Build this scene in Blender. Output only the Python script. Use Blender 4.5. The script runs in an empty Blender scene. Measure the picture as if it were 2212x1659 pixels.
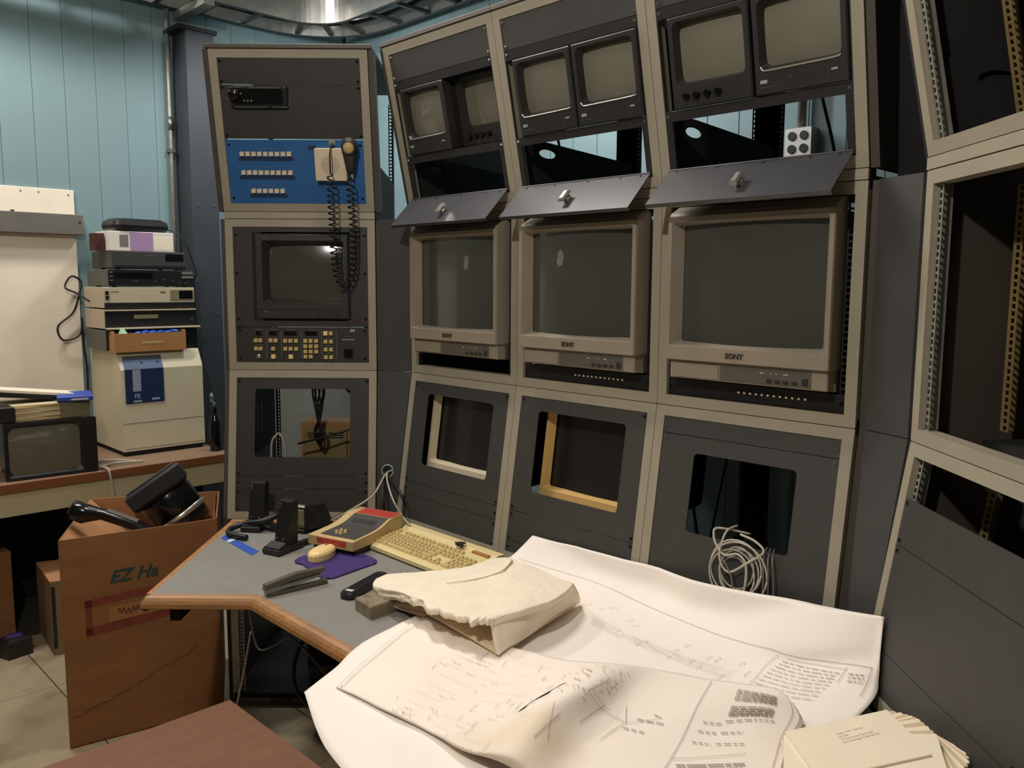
import bpy, bmesh, math, random
from mathutils import Matrix, Vector
rnd = random.Random(7)
SC = bpy.context.scene
COL = SC.collection
PI = math.pi

# ------------------------------------------------------------------ camera, world, lights, exposure
cam = bpy.data.cameras.new('camera'); cam.sensor_fit = 'HORIZONTAL'; cam.sensor_width = 36.0
cam.lens = 36.0 * 1817.2 / 2212.0; cam.clip_start = 0.02
cam_o = bpy.data.objects.new('camera', cam); COL.objects.link(cam_o)
PITCH, ROLL = 0.117618, -0.00568
cp, sp, cr, sr = math.cos(PITCH), math.sin(PITCH), math.cos(ROLL), math.sin(ROLL)
fwd, right0, down0 = Vector((0, cp, -sp)), Vector((1, 0, 0)), Vector((0, -sp, -cp))
rgt = cr * right0 + sr * down0; dwn = -sr * right0 + cr * down0
cam_o.matrix_world = Matrix(((rgt.x, -dwn.x, -fwd.x, 0), (rgt.y, -dwn.y, -fwd.y, 0), (rgt.z, -dwn.z, -fwd.z, 1.626), (0, 0, 0, 1)))
SC.camera = cam_o
SC.view_settings.view_transform = 'Standard'; SC.view_settings.look = 'None'
SC.view_settings.gamma = 1.0; SC.view_settings.use_curve_mapping = False
SC.view_settings.exposure = 0.0
W = bpy.data.worlds.new('world'); SC.world = W; W.use_nodes = True
W.node_tree.nodes['Background'].inputs[0].default_value = (0.9, 0.92, 1.0, 1)
W.node_tree.nodes['Background'].inputs[1].default_value = 0.0

# room frame: x along the back wall (to the right), y towards the back wall
B0 = Vector((-0.37526, 3.12641, 0)); TH = -0.80016
RM = Matrix.Translation(B0) @ Matrix.Rotation(TH, 4, 'Z')
XL, YB, XR, YF, ZC = -2.2576, 1.21, 4.9, -6.2, 3.55       # left wall, back wall, right wall, front wall, ceiling

def lamp(name, kind, loc, energy, color, size=None, target=None, size_y=None, room=False, spread=None):
    l = bpy.data.lights.new(name, kind); l.energy = energy; l.color = color
    if kind == 'AREA':
        l.size = size
        if size_y: l.shape = 'RECTANGLE'; l.size_y = size_y
        if spread: l.spread = spread
    else: l.shadow_soft_size = size
    o = bpy.data.objects.new(name, l); COL.objects.link(o)
    p = Vector(loc)
    if room: p = RM @ p
    o.location = p
    if target is not None:
        t = Vector(target)
        if room: t = RM @ t
        o.rotation_euler = (t - p).to_track_quat('-Z', 'Y').to_euler()
    return o
WARM = (1.0, 0.935, 0.86)
lamp('key_bulb', 'POINT', (-0.75, 0.45, 2.97), 104, WARM, 0.05)
lamp('desk_lamp', 'AREA', (-0.66, 2.85, 3.42), 19, (1.0, 0.92, 0.85), 0.16, (0.0, 1.9, 0.74), 0.7, spread=2.2)
lamp('left_fluorescent', 'AREA', (-1.52, -1.15, 3.46), 44, (1.0, 0.95, 0.90), 0.12, (-1.56, -1.0, 1.0), 1.0, room=True)
lamp('corner_fill', 'AREA', (-1.35, 0.30, 2.95), 16, (0.97, 0.98, 1.0), 0.1, (-1.6, 0.9, 1.6), 0.3, room=True)  # added fill for the plate and wall behind the left rack
lamp('rear_fluorescent', 'AREA', (-0.15, 0.69, 2.92), 15, (0.97, 0.98, 1.0), 0.06, (0.75, 1.21, 2.1), 0.5, room=True)

# ------------------------------------------------------------------ materials
def lin(c):
    c = c / 255.0
    return c / 12.92 if c <= 0.04045 else ((c + 0.055) / 1.055) ** 2.4
def rgb(c): return (lin(c[0]), lin(c[1]), lin(c[2]), 1.0)
MATS = {}
def mat(name, col, rough=0.6, metal=0.0, var=0.12, scale=6.0, bump=0.0, bscale=200.0, coat=0.0, spec=0.5, stain=None, dust=0.0, emit=0.0, stretch=None):
    m = bpy.data.materials.new(name); m.use_nodes = True
    nt = m.node_tree; N = nt.nodes; L = nt.links
    b = N['Principled BSDF']
    b.inputs['Roughness'].default_value = rough; b.inputs['Metallic'].default_value = metal
    b.inputs['Specular IOR Level'].default_value = spec
    if coat: b.inputs['Coat Weight'].default_value = coat; b.inputs['Coat Roughness'].default_value = 0.06
    tc = N.new('ShaderNodeTexCoord'); out = tc.outputs['Object']
    if stretch:
        mp = N.new('ShaderNodeMapping'); mp.inputs['Scale'].default_value = stretch; L.new(out, mp.inputs[0]); out = mp.outputs[0]
    no = N.new('ShaderNodeTexNoise'); no.inputs['Scale'].default_value = scale; no.inputs['Detail'].default_value = 6.0
    L.new(out, no.inputs['Vector'])
    rp = N.new('ShaderNodeValToRGB'); rp.color_ramp.elements[0].position = 0.3; rp.color_ramp.elements[1].position = 0.7
    c = rgb(col)
    rp.color_ramp.elements[0].color = (c[0] * (1 - var), c[1] * (1 - var), c[2] * (1 - var), 1)
    rp.color_ramp.elements[1].color = (min(1, c[0] * (1 + var)), min(1, c[1] * (1 + var)), min(1, c[2] * (1 + var)), 1)
    L.new(no.outputs['Fac'], rp.inputs[0]); src = rp.outputs[0]
    if stain:                                           # (colour, noise scale, threshold, softness, amount)
        n2 = N.new('ShaderNodeTexNoise'); n2.inputs['Scale'].default_value = stain[1]; n2.inputs['Detail'].default_value = 4
        L.new(tc.outputs['Object'], n2.inputs['Vector'])
        mr = N.new('ShaderNodeMapRange'); mr.inputs[1].default_value = stain[2]; mr.inputs[2].default_value = stain[2] + stain[3]
        mr.inputs[4].default_value = stain[4]; L.new(n2.outputs['Fac'], mr.inputs[0])
        mx = N.new('ShaderNodeMix'); mx.data_type = 'RGBA'; L.new(mr.outputs[0], mx.inputs[0]); L.new(src, mx.inputs[6])
        mx.inputs[7].default_value = rgb(stain[0]); src = mx.outputs[2]
    L.new(src, b.inputs['Base Color'])
    if bump:
        n3 = N.new('ShaderNodeTexNoise'); n3.inputs['Scale'].default_value = bscale; n3.inputs['Detail'].default_value = 5; L.new(out, n3.inputs['Vector'])
        bp = N.new('ShaderNodeBump'); bp.inputs['Strength'].default_value = bump; bp.inputs['Distance'].default_value = 0.004
        L.new(n3.outputs['Fac'], bp.inputs['Height']); L.new(bp.outputs[0], b.inputs['Normal'])
    if emit:
        b.inputs['Emission Color'].default_value = c; b.inputs['Emission Strength'].default_value = emit
    MATS[name] = m
    return m
mat('beige', (154, 146, 127), 0.55, var=0.06, scale=9, bump=0.05)
mat('grey_panel', (61, 59, 56), 0.55, var=0.06, scale=14, bump=0.15, bscale=500)
mat('brown_panel', (47, 42, 37), 0.55, var=0.06, scale=14, bump=0.15, bscale=500)
mat('dark_trim', (70, 63, 55), 0.6, var=0.08)
mat('corner_grey', (64, 63, 61), 0.6, var=0.05, scale=12, bump=0.1, bscale=500)
mat('black', (22, 21, 21), 0.5, var=0.15)
mat('black_gloss', (16, 16, 17), 0.16, var=0.2)
mat('black_satin', (30, 29, 29), 0.36, var=0.15)
mat('rubber', (18, 18, 19), 0.45, var=0.1)
mat('charcoal', (50, 48, 47), 0.4, var=0.1)
mat('mon_black', (43, 41, 40), 0.42, var=0.08)
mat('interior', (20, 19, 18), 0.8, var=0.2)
mat('visor_mat', (64, 65, 68), 0.30, var=0.08, scale=10)
mat('steel', (150, 148, 142), 0.35, metal=0.9, var=0.1)
mat('chrome', (214, 210, 200), 0.25, metal=0.85, var=0.05)
mat('galv', (222, 220, 214), 0.34, metal=0.9, var=0.12, scale=20)
mat('galv_dark', (95, 96, 92), 0.5, metal=0.7, var=0.15, scale=20)
mat('zinc', (156, 154, 144), 0.5, metal=0.5, var=0.15, scale=30)
mat('blue_panel', (32, 92, 150), 0.5, var=0.08, scale=10)
mat('button', (222, 205, 176), 0.5, var=0.04)
mat('button_y', (196, 172, 112), 0.5, var=0.06)
mat('button_lit', (246, 214, 140), 0.45, var=0.03)
mat('glass_sony', (68, 69, 63), 0.22, var=0.06, scale=2, coat=1.0, spec=0.5)
mat('glass_small', (118, 114, 99), 0.4, var=0.08, scale=4, coat=1.0)
mat('glass_term', (74, 72, 64), 0.16, var=0.06, scale=3, coat=1.0)
mat('glass_low', (33, 31, 28), 0.4, var=0.06, scale=3, coat=0.25)
mat('glass_tv', (104, 101, 84), 0.35, var=0.1, scale=4, coat=1.0)
mat('sony_beige', (142, 131, 114), 0.5, var=0.04, scale=8)
mat('sony_side', (96, 84, 70), 0.6, var=0.05)
mat('sony_grey', (92, 86, 76), 0.5, var=0.05)
mat('bezel_white', (205, 190, 162), 0.5, var=0.04)
mat('bezel_yellow', (208, 170, 104), 0.5, var=0.06)
mat('wall_blue', (122, 147, 150), 0.6, var=0.04, scale=3, stain=((112, 140, 142), 1.3, 0.5, 0.25, 0.35))
mat('wall_plain', (120, 128, 124), 0.8, var=0.05)
mat('ceiling_mat', (150, 148, 140), 0.9, var=0.06)
mat('column_mat', (57, 61, 66), 0.55, var=0.1, scale=5)
mat('white_board', (240, 228, 206), 0.55, var=0.03, scale=5, stain=((222, 210, 186), 3.0, 0.55, 0.2, 0.5))
mat('board_grey', (104, 100, 92), 0.55, var=0.06)
mat('tile_mat', (166, 150, 120), 0.55, var=0.12, scale=5, bump=0.1, bscale=60, stain=((104, 88, 64), 5.0, 0.48, 0.18, 0.6))
mat('subfloor', (60, 54, 46), 0.9)
mat('desk_top', (135, 133, 127), 0.45, var=0.04, scale=20, stain=((122, 116, 106), 6.0, 0.6, 0.1, 0.35))
mat('oak', (158, 112, 66), 0.45, var=0.22, scale=3.5, stretch=(2, 22, 22), stain=((104, 70, 42), 7.0, 0.55, 0.2, 0.5))
mat('oak_edge', (168, 118, 70), 0.45, var=0.2, scale=5, stretch=(14, 14, 40))
mat('counter_wood', (130, 78, 44), 0.5, var=0.15, scale=4, stretch=(8, 8, 30))
mat('counter_top', (140, 112, 88), 0.55, var=0.1)
mat('apron', (188, 176, 140), 0.6, var=0.05)
mat('carton', (138, 92, 52), 0.85, var=0.14, scale=4, stretch=(1, 1, 5), stain=((92, 60, 34), 2.6, 0.52, 0.18, 0.5))
mat('carton_in', (178, 126, 82), 0.85, var=0.08, scale=5)
mat('carton_small', (160, 118, 76), 0.85, var=0.1, scale=5)
mat('carton_side', (132, 104, 70), 0.85, var=0.1, scale=5)
mat('tray_carton', (172, 122, 72), 0.85, var=0.06, scale=6)
mat('tape_tan', (196, 158, 104), 0.5, var=0.05)
mat('label_tan', (158, 108, 62), 0.7, var=0.08)
mat('ink_red', (124, 56, 36), 0.85, var=0.25, scale=20)
mat('maroon', (70, 34, 30), 0.6)
mat('crease_brown', (84, 54, 32), 0.9, var=0.2)
mat('ink_teal', (48, 66, 62), 0.8, var=0.2, scale=30)
mat('ink_black', (40, 34, 30), 0.8, var=0.2)
mat('ink_grey', (168, 160, 149), 0.8, var=0.1)
mat('ink_mid', (196, 187, 174), 0.8, var=0.1)
mat('ink_dark', (92, 86, 80), 0.8, var=0.1)
mat('print_white', (205, 205, 200), 0.6, var=0.02)
mat('print_dim', (120, 116, 108), 0.6, var=0.02)
mat('print_blue', (16, 40, 74), 0.6, var=0.05)
mat('crate', (116, 76, 50), 0.65, var=0.12, scale=4, stretch=(2, 9, 2), stain=((120, 72, 48), 5.0, 0.55, 0.2, 0.4))
mat('ups_beige', (212, 201, 170), 0.55, var=0.03)
mat('ups_side', (188, 172, 144), 0.55, var=0.05)
mat('vcr_beige', (196, 183, 152), 0.5, var=0.05)
mat('vcr_grey', (64, 62, 59), 0.5, var=0.06)
mat('vcr_side', (92, 90, 82), 0.6, var=0.06)
mat('white_box', (226, 218, 206), 0.6, var=0.03)
mat('purple', (168, 134, 172), 0.6, var=0.06, scale=12)
mat('ups_blue', (34, 50, 84), 0.35, var=0.05)
mat('ups_slate', (92, 108, 136), 0.4, var=0.05)
mat('lilac', (150, 156, 176), 0.5, var=0.03)
mat('paper', (247, 235, 222), 0.75, var=0.02, scale=6, bump=0.12, bscale=7, stain=((226, 204, 168), 2.2, 0.56, 0.10, 0.55))
mat('paper_back', (248, 239, 229), 0.75, var=0.02, scale=5, bump=0.1, bscale=6)
mat('envelope', (238, 225, 200), 0.8, var=0.04, scale=9)
mat('envelope_shaded', (206, 186, 152), 0.8, var=0.05, scale=9)  # darker copy: shading between fanned envelopes put into the colour
mat('old_paper', (206, 190, 150), 0.8, var=0.1, scale=12)
mat('manila', (196, 164, 108), 0.8, var=0.1)
mat('foam', (238, 226, 203), 0.95, var=0.04, scale=12, bump=0.8, bscale=45)
mat('foam_in', (226, 202, 168), 0.9, var=0.06, scale=12, bump=0.3, bscale=40)
mat('key_beige', (200, 178, 122), 0.5, var=0.04, scale=20)
mat('key_case', (218, 200, 146), 0.5, var=0.03)
mat('mouse_mat', (236, 204, 142), 0.45, var=0.03)
mat('pad_purple', (58, 38, 104), 0.85, var=0.06, stain=((150, 140, 170), 55, 0.68, 0.03, 0.6))
mat('term_beige', (196, 170, 118), 0.5, var=0.04)
mat('term_red', (178, 62, 52), 0.5, var=0.06)
mat('term_grey', (70, 67, 64), 0.45, var=0.05)
mat('tape_blue', (46, 84, 176), 0.5, var=0.12, scale=40)
mat('tape_white', (200, 200, 194), 0.6, var=0.1)
mat('stapler_mat', (96, 88, 74), 0.42, metal=0.25, var=0.1)
mat('eraser', (132, 120, 98), 0.8, var=0.15, scale=20, stain=((90, 72, 50), 30, 0.55, 0.1, 0.7))
mat('olive', (122, 116, 84), 0.55, var=0.08)
mat('cable_white', (180, 172, 156), 0.55, var=0.05)
mat('cable_grey', (112, 108, 100), 0.55, var=0.1)
mat('book_blue', (44, 76, 168), 0.5, var=0.1)
mat('box_brown', (150, 108, 62), 0.6, var=0.06)
mat('box_olive', (128, 112, 74), 0.6, var=0.06)
mat('plate_grey', (150, 156, 150), 0.5, var=0.15, scale=8)
mat('blue_plastic', (30, 84, 190), 0.35, var=0.3, scale=40)
mat('green_paper', (170, 214, 170), 0.7, var=0.03)
mat('plastic_clear', (120, 126, 128), 0.2, var=0.2)
mat('outlet_white', (228, 226, 220), 0.4, var=0.02)
mat('rail_tan', (150, 128, 86), 0.5, metal=0.2, var=0.1)

# ------------------------------------------------------------------ mesh helpers
def rr(cx, cy, w, h, r=0.0, n=3):
    """rounded rectangle, counter-clockwise"""
    r = max(r, 1e-5); pts = []
    for (sx, sy, a0) in ((1, 1, 0), (-1, 1, 90), (-1, -1, 180), (1, -1, 270)):
        for k in range(n + 1):
            a = math.radians(a0 + 90.0 * k / n)
            pts.append((cx + sx * (w / 2 - r) + r * math.cos(a), cy + sy * (h / 2 - r) + r * math.sin(a)))
    return pts
class MB:
    def __init__(s): s.b = bmesh.new(); s.M = Matrix.Identity(4)
    def v(s, p): return s.b.verts.new(s.M @ Vector(p))
    def f(s, vs):
        try: return s.b.faces.new(vs)
        except ValueError: return None
    def loft(s, loops, cap0=True, cap1=True):
        L = [[s.v(p) for p in lp] for lp in loops]
        n = len(L[0])
        for a, b in zip(L, L[1:]):
            for i in range(n): s.f((a[i], a[(i + 1) % n], b[(i + 1) % n], b[i]))
        if cap0: s.f(list(reversed(L[0])))
        if cap1: s.f(L[-1])
        return s
    def prism(s, poly, z0, z1, bev=0.0, cx=None, cy=None):
        """polygon in x,y extruded along z, optional top chamfer towards the centroid"""
        loops = [[(x, y, z0) for x, y in poly]]
        if bev:
            mx = sum(p[0] for p in poly) / len(poly); my = sum(p[1] for p in poly) / len(poly)
            def sh(x, y):
                d = math.hypot(x - mx, y - my) or 1; k = max(0, (d - bev) / d); return (mx + (x - mx) * k, my + (y - my) * k)
            loops += [[(x, y, z1 - bev) for x, y in poly], [(*sh(x, y), z1) for x, y in poly]]
        else: loops += [[(x, y, z1) for x, y in poly]]
        return s.loft(loops)
    def box(s, x0, x1, y0, y1, z0, z1, bev=0.0):
        if bev:
            b = bev
            def q(i, z): return [(x0 + i, y0 + i, z), (x1 - i, y0 + i, z), (x1 - i, y1 - i, z), (x0 + i, y1 - i, z)]
            return s.loft([q(b, z0), q(0, z0 + b), q(0, z1 - b), q(b, z1)])
        return s.loft([[(x0, y0, z0), (x1, y0, z0), (x1, y1, z0), (x0, y1, z0)], [(x0, y0, z1), (x1, y0, z1), (x1, y1, z1), (x0, y1, z1)]])
    def ring(s, outer, inner, h0, h1, inner2=None, h2=None):
        """plate with an opening: outer and inner loops have the same count"""
        P = lambda lp, z: [(x, y, z) for x, y in lp]
        if inner2 is None: inner2, h2 = inner, h0
        loops = [P(outer, h0), P(outer, h1), P(inner, h1), P(inner2, h2)]
        if h2 == h0: loops.append(P(outer, h0))
        return s.loft(loops, False, False)
    def tube(s, pts, r, n=6, caps=True):
        pts = [Vector(p) for p in pts]; loops = []
        up = Vector((0, 0, 1)); prev = None
        for i, p in enumerate(pts):
            t = (pts[min(i + 1, len(pts) - 1)] - pts[max(i - 1, 0)]).normalized()
            if prev is None:
                a = up if abs(t.z) < 0.9 else Vector((1, 0, 0)); x = t.cross(a).normalized()
            else:
                x = prev - t * prev.dot(t)
                x = x.normalized() if x.length > 1e-6 else t.orthogonal().normalized()
            prev = x; y = t.cross(x); rad = r[i] if isinstance(r, (list, tuple)) else r
            loops.append([p + x * (rad * math.cos(2 * PI * k / n)) + y * (rad * math.sin(2 * PI * k / n)) for k in range(n)])
        return s.loft(loops, caps, caps)
    def cyl(s, c, axis, r, h, n=14, r2=None):
        c = Vector(c); a = Vector(axis).normalized()
        return s.tube([c, c + a * h], [r, r if r2 is None else r2], n)
    def lathe(s, prof, n=18, caps=True):
        return s.loft([[(r * math.cos(2 * PI * k / n), r * math.sin(2 * PI * k / n), z) for k in range(n)] for r, z in prof], caps, caps)
    def quad(s, a, b, c, d): s.f([s.v(a), s.v(b), s.v(c), s.v(d)]); return s
    def grid(s, rows):
        V = [[s.v(p) for p in r] for r in rows]
        for a, b in zip(V, V[1:]):
            for i in range(len(a) - 1): s.f((a[i], a[i + 1], b[i + 1], b[i]))
        return s
    def mesh(s, name, m, smooth=False):
        bmesh.ops.recalc_face_normals(s.b, faces=s.b.faces[:])
        me = bpy.data.meshes.new(name); s.b.to_mesh(me); s.b.free()
        if smooth:
            for p in me.polygons: p.use_smooth = True
        me.materials.append(MATS[m]); return me
    def build(s, name, m, parent=None, M=None, smooth=False):
        return link(name, s.mesh(name, m, smooth), parent, M)
def link(name, me, parent=None, M=None):
    o = bpy.data.objects.new(name, me); COL.objects.link(o)
    if parent is not None: o.parent = parent
    if M is not None: o.matrix_basis = M
    return o
def tag(o, label=None, cat=None, group=None, kind=None):
    if label: o['label'] = label
    if cat: o['category'] = cat
    if group: o['group'] = group
    if kind: o['kind'] = kind
    return o
def thing(name, M, label, cat, group=None):
    o = bpy.data.objects.new(name, None); o.empty_display_size = 0.05; COL.objects.link(o); o.matrix_basis = M
    return tag(o, label, cat, group)
def T(x, y, z): return Matrix.Translation((x, y, z))
def RZ(a): return Matrix.Rotation(a, 4, 'Z')
def RX(a): return Matrix.Rotation(a, 4, 'X')
def RY(a): return Matrix.Rotation(a, 4, 'Y')
def room(x, y, z, rz=0): return RM @ T(x, y, z) @ RZ(rz)
def smooth_path(P, k=6):
    P = [Vector(p) for p in P]; out = []
    for i in range(len(P) - 1):
        a, b, c, d = P[max(i - 1, 0)], P[i], P[i + 1], P[min(i + 2, len(P) - 1)]
        for j in range(k):
            t = j / k
            out.append(0.5 * ((2 * b) + (c - a) * t + (2 * a - 5 * b + 4 * c - d) * t * t + (3 * b - a - 3 * c + d) * t ** 3))
    out.append(P[-1]); return out
def cr1(P, t):
    n = len(P) - 1; x = min(max(t, 0), 1) * n; i = min(int(x), n - 1); t = x - i
    a, b, c, d = P[max(i - 1, 0)], P[i], P[i + 1], P[min(i + 2, n)]
    return 0.5 * ((2 * b) + (c - a) * t + (2 * a - 5 * b + 4 * c - d) * t * t + (3 * b - a - 3 * c + d) * t ** 3)
def surf(C):
    R = [[Vector(p) for p in r] for r in C]
    return lambda u, v: cr1([cr1(r, u) for r in R], v)
def text_mesh(name, txt, size, m, parent, M, extrude=0.0004, shear=0.0, align='CENTER', bold=0.0):
    cu = bpy.data.curves.new(name, 'FONT'); cu.body = txt; cu.size = size; cu.extrude = extrude; cu.shear = shear
    cu.align_x = align; cu.align_y = 'CENTER'; cu.resolution_u = 2; cu.offset = bold
    o = bpy.data.objects.new(name, cu); COL.objects.link(o)
    dg = bpy.context.evaluated_depsgraph_get(); me = bpy.data.meshes.new_from_object(o.evaluated_get(dg))
    bpy.data.objects.remove(o); bpy.data.curves.remove(cu)
    me.materials.clear(); me.materials.append(MATS[m])
    return link(name, me, parent, M)

# ------------------------------------------------------------------ room shell
def structure(o): o['kind'] = 'structure'; return o
def planked_wall(name, M, x0, x1, first, pitch, z1):
    """wall backing with boards standing proud of it; board faces at local y = 0, room on the -y side"""
    w = structure(MB().box(x0, x1, 0.012, 0.10, 0, z1).build(name, 'wall_plain', None, M))
    me = MB().loft([[(0.0006, 0.012, 0), (pitch - 0.0006, 0.012, 0), (pitch - 0.0006, 0.0025, 0), (pitch - 0.003, 0, 0), (0.003, 0, 0), (0.0006, 0.0025, 0)],
                    [(0.0006, 0.012, z1), (pitch - 0.0006, 0.012, z1), (pitch - 0.0006, 0.0025, z1), (pitch - 0.003, 0, z1), (0.003, 0, z1), (0.0006, 0.0025, z1)]]).mesh('plank', 'wall_blue')
    x = first
    while x + pitch <= x1 + 1e-6:
        link('plank', me, w, T(x, 0, 0)); x += pitch
    return w
PIT = 0.1508
WL = planked_wall('wall_left', RM @ T(XL, YB, 0) @ RZ(PI / 2), YF - YB, 0, -0.012 - YB - 9 * PIT - 1e-4, PIT, ZC)
planked_wall('wall_back', RM @ T(0, YB, 0), XL - 0.1, XR, XL + 0.005, PIT, ZC)
structure(MB().box(XR, XR + 0.1, YF, YB + 0.1, 0, ZC).build('wall_right', 'wall_plain', None, RM))
structure(MB().box(XL - 0.1, XR + 0.1, YF - 0.1, YF, 0, ZC).build('wall_front', 'wall_plain', None, RM))
structure(MB().box(XL - 0.1, XR + 0.1, YF - 0.1, YB + 0.1, ZC, ZC + 0.1).build('ceiling', 'ceiling_mat', None, RM))
fl = structure(MB().box(XL - 0.1, XR + 0.1, YF - 0.1, YB + 0.1, -0.15, -0.004).build('floor', 'subfloor', None, RM))
tile = MB().box(0.002, 0.608, 0.002, 0.608, -0.004, 0.0, 0.0012).mesh('floor_tile', 'tile_mat')
for i in range(-2, 10):
    for j in range(-9, 4):
        x, y = -1.107 + 0.61 * i, -0.97 + 0.61 * j
        if x < XL - 0.62 or y + 0.61 > YB + 0.7 or x + 0.6 > XR or y < YF: continue
        if x < XL - 0.03 or y + 0.61 > YB: continue
        link('floor_tile', tile, fl, T(x, y, 0))

# steel column in front of the left wall, conduit beside it
c = thing('steel_column', room(XL, 0, 0), 'dark blue-grey steel column standing at the left wall behind the rack', 'column')
b = MB(); b.box(0.005, 0.020, 0.092, 0.246, 0, 2.97); b.box(0.168, 0.183, 0.092, 0.246, 0, 2.97); b.box(0.02, 0.168, 0.16, 0.176, 0, 2.97); b.box(0.02, 0.168, 0.096, 0.104, 0, 2.97)
b.build('shaft', 'column_mat', c)
MB().box(0.004, 0.2, 0.045, 0.262, 2.97, 2.99).build('cap_plate', 'black', c)
b = MB()
for z in (1.15, 1.45, 2.05):
    b.cyl((0.183, 0.125, z), (1, 0, 0), 0.006, 0.004, 8); b.cyl((0.183, 0.215, z), (1, 0, 0), 0.006, 0.004, 8)
b.build('bolt', 'steel', c)
c = thing('wall_conduit', room(XL + 0.03, 0.055, 0), 'thin metal conduit pipe running up the left blue wall beside the column', 'pipe')
MB().cyl((0, 0, 1.2), (0, 0, 1), 0.011, 2.34, 10).build('pipe', 'zinc', c, smooth=True)
MB().cyl((0, 0, 2.46), (0, 0, 1), 0.0145, 0.07, 10).build('coupling', 'steel', c, smooth=True)
b = MB(); b.box(-0.03, 0.016, -0.016, 0.016, 2.34, 2.36); b.box(-0.028, -0.022, 0.016, 0.045, 2.335, 2.365); b.build('clamp', 'steel', c)

# ladder cable tray turning through the corner under the ceiling
c = thing('cable_tray', room(0, 0, 3.1), 'curved metal ladder cable tray turning the corner above the racks', 'cable tray')
def tray_path(off, n=14):
    R = 0.52 - off; P = [(-2.2 + off, YF + 0.3), (-2.2 + off, 0.615)]
    for k in range(1, n): a = PI - (PI / 2) * k / n; P.append((-1.68 + R * math.cos(a), 0.615 + R * math.sin(a)))
    return P + [(-1.68, 1.135 - off), (XR - 0.05, 1.135 - off)]
def strip(off, th, z0, z1):
    A, B_ = tray_path(off), tray_path(off + th)
    b = MB(); loops = [[(*a, z0), (*q, z0), (*q, z1), (*a, z1)] for a, q in zip(A, B_)]
    b.loft(loops); return b
strip(0.0, 0.004, 0, 0.1).build('outer_rail', 'galv', c)
strip(0.271, 0.004, 0, 0.13).build('inner_rail', 'galv', c)
b = strip(0.0, 0.022, -0.003, 0.0); b.build('outer_flange', 'galv_dark', c)
b = strip(0.255, 0.022, -0.003, 0.0); b.build('inner_flange', 'galv_dark', c)
rung = MB().box(-0.013, 0.013, 0, 0.267, 0.004, 0.022).mesh('rung', 'galv_dark')
for k in range(16):
    link('rung', rung, c, T(-2.196, 0.48 - 0.25 * k, 0) @ RZ(-PI / 2))
    link('rung', rung, c, T(-1.55 + 0.25 * k, 0.864, 0))
for a in (22, 45, 68):
    a = math.radians(180 - a); link('rung', rung, c, T(-1.68 + 0.25 * math.cos(a), 0.615 + 0.25 * math.sin(a), 0) @ RZ(a - PI / 2))
b = MB(); b.box(-2.25, -1.86, 0.10, 0.16, -0.045, -0.004); b.box(-1.93, -1.87, 0.09, 0.17, -0.004, 0.12); b.build('support_bracket', 'zinc', c)
b = MB()
for k in range(5):
    a = math.radians(170 - 18 * k); b.cyl((-1.68 + 0.245 * math.cos(a), 0.615 + 0.245 * math.sin(a), 0.012), (math.cos(a), math.sin(a), 0), 0.007, 0.012, 8)
b.build('bolt', 'steel', c)
b = MB(); b.tube(smooth_path([(-2.1, -3, 0.035), (-2.12, -1, 0.035), (-2.08, 0.2, 0.04), (-2.05, 0.62, 0.035), (-1.93, 0.9, 0.035), (-1.6, 1.02, 0.035), (-0.6, 1.0, 0.04), (2, 1.02, 0.035)]), 0.012)
b.tube(smooth_path([(-2.06, -3, 0.035), (-2.05, -1, 0.035), (-2.0, 0.2, 0.04), (-1.95, 0.62, 0.035), (-1.86, 0.8, 0.035), (-1.6, 0.94, 0.035), (-0.6, 0.93, 0.04), (2, 0.95, 0.035)]), 0.009)
o = b.build('tray_cable', 'black', None, room(0, 0, 3.1), True); tag(o, 'dark cables lying along the overhead cable tray', 'cable')
c = thing('outlet_box', room(0.9, YB, 2.17), 'white outlet box with round black sockets, seen through the right angled bay', 'outlet')
MB().prism(rr(0, 0, 0.11, 0.11, 0.006), 0.0, 0.05, 0.003).build('box', 'zinc', c, RX(PI / 2))
MB().prism(rr(0, 0, 0.106, 0.106, 0.006), 0.05, 0.054).build('face_plate', 'outlet_white', c, RX(PI / 2))
for sx in (-1, 1):
    for sz in (-1, 1):
        b = MB(); b.cyl((sx * 0.024, sz * 0.024, 0.0535), (0, 0, 1), 0.0165, 0.004, 16); b.build('socket', 'black', c, RX(PI / 2))
MB().cyl((0.0, -0.03, 0.055), (0, 0, 1), 0.017, 1.3, 12).build('conduit', 'zinc', c, smooth=True)
# second drop pipe above the first angled bay
o = MB().cyl((0, 0, 2.5), (0, 0, 1), 0.012, 1.04, 10).build('drop_pipe', 'zinc', None, room(-0.62, YB - 0.04, 0), True)
tag(o, 'thin vertical metal pipe on the back wall above the first angled bay', 'pipe')

# ------------------------------------------------------------------ console racks
WB = 0.56
Z0, Z1, Z2, Z25, Z3 = 0.7399, 1.2990, 1.8635, 1.8903, 2.4406
D0, D3 = 0.0823, 0.1179
SEG = {'A': T(-1.07350, 3.17811, 0) @ RZ(0.000177), 'B': RM.copy(), 'C': T(0.85315, 1.77356, 0) @ RZ(-1.561108)}
def tierM(d0, z0, d1, z1):
    s = Vector((0, -(d1 - d0), z1 - z0)); L = s.length; s /= L
    return Matrix(((1, 0, 0, 0), (0, s.y, -s.z, -d0), (0, s.z, s.y, z0), (0, 0, 0, 1))), L
TIER = {'low': tierM(D0, Z0, 0, Z1), 'mid': tierM(0, Z1, 0, Z2), 'top': tierM(0.0, Z25, D3, Z3), 'base': tierM(D0, 0.0, D0, Z0 - 0.045)}
FR = 0.029; G = 0.0009
SCREW = MB().lathe([(0.0, 0.0035), (0.003, 0.0035), (0.0048, 0.001), (0.0048, 0.0)], 8, False).mesh('screw', 'black_gloss')
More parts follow.
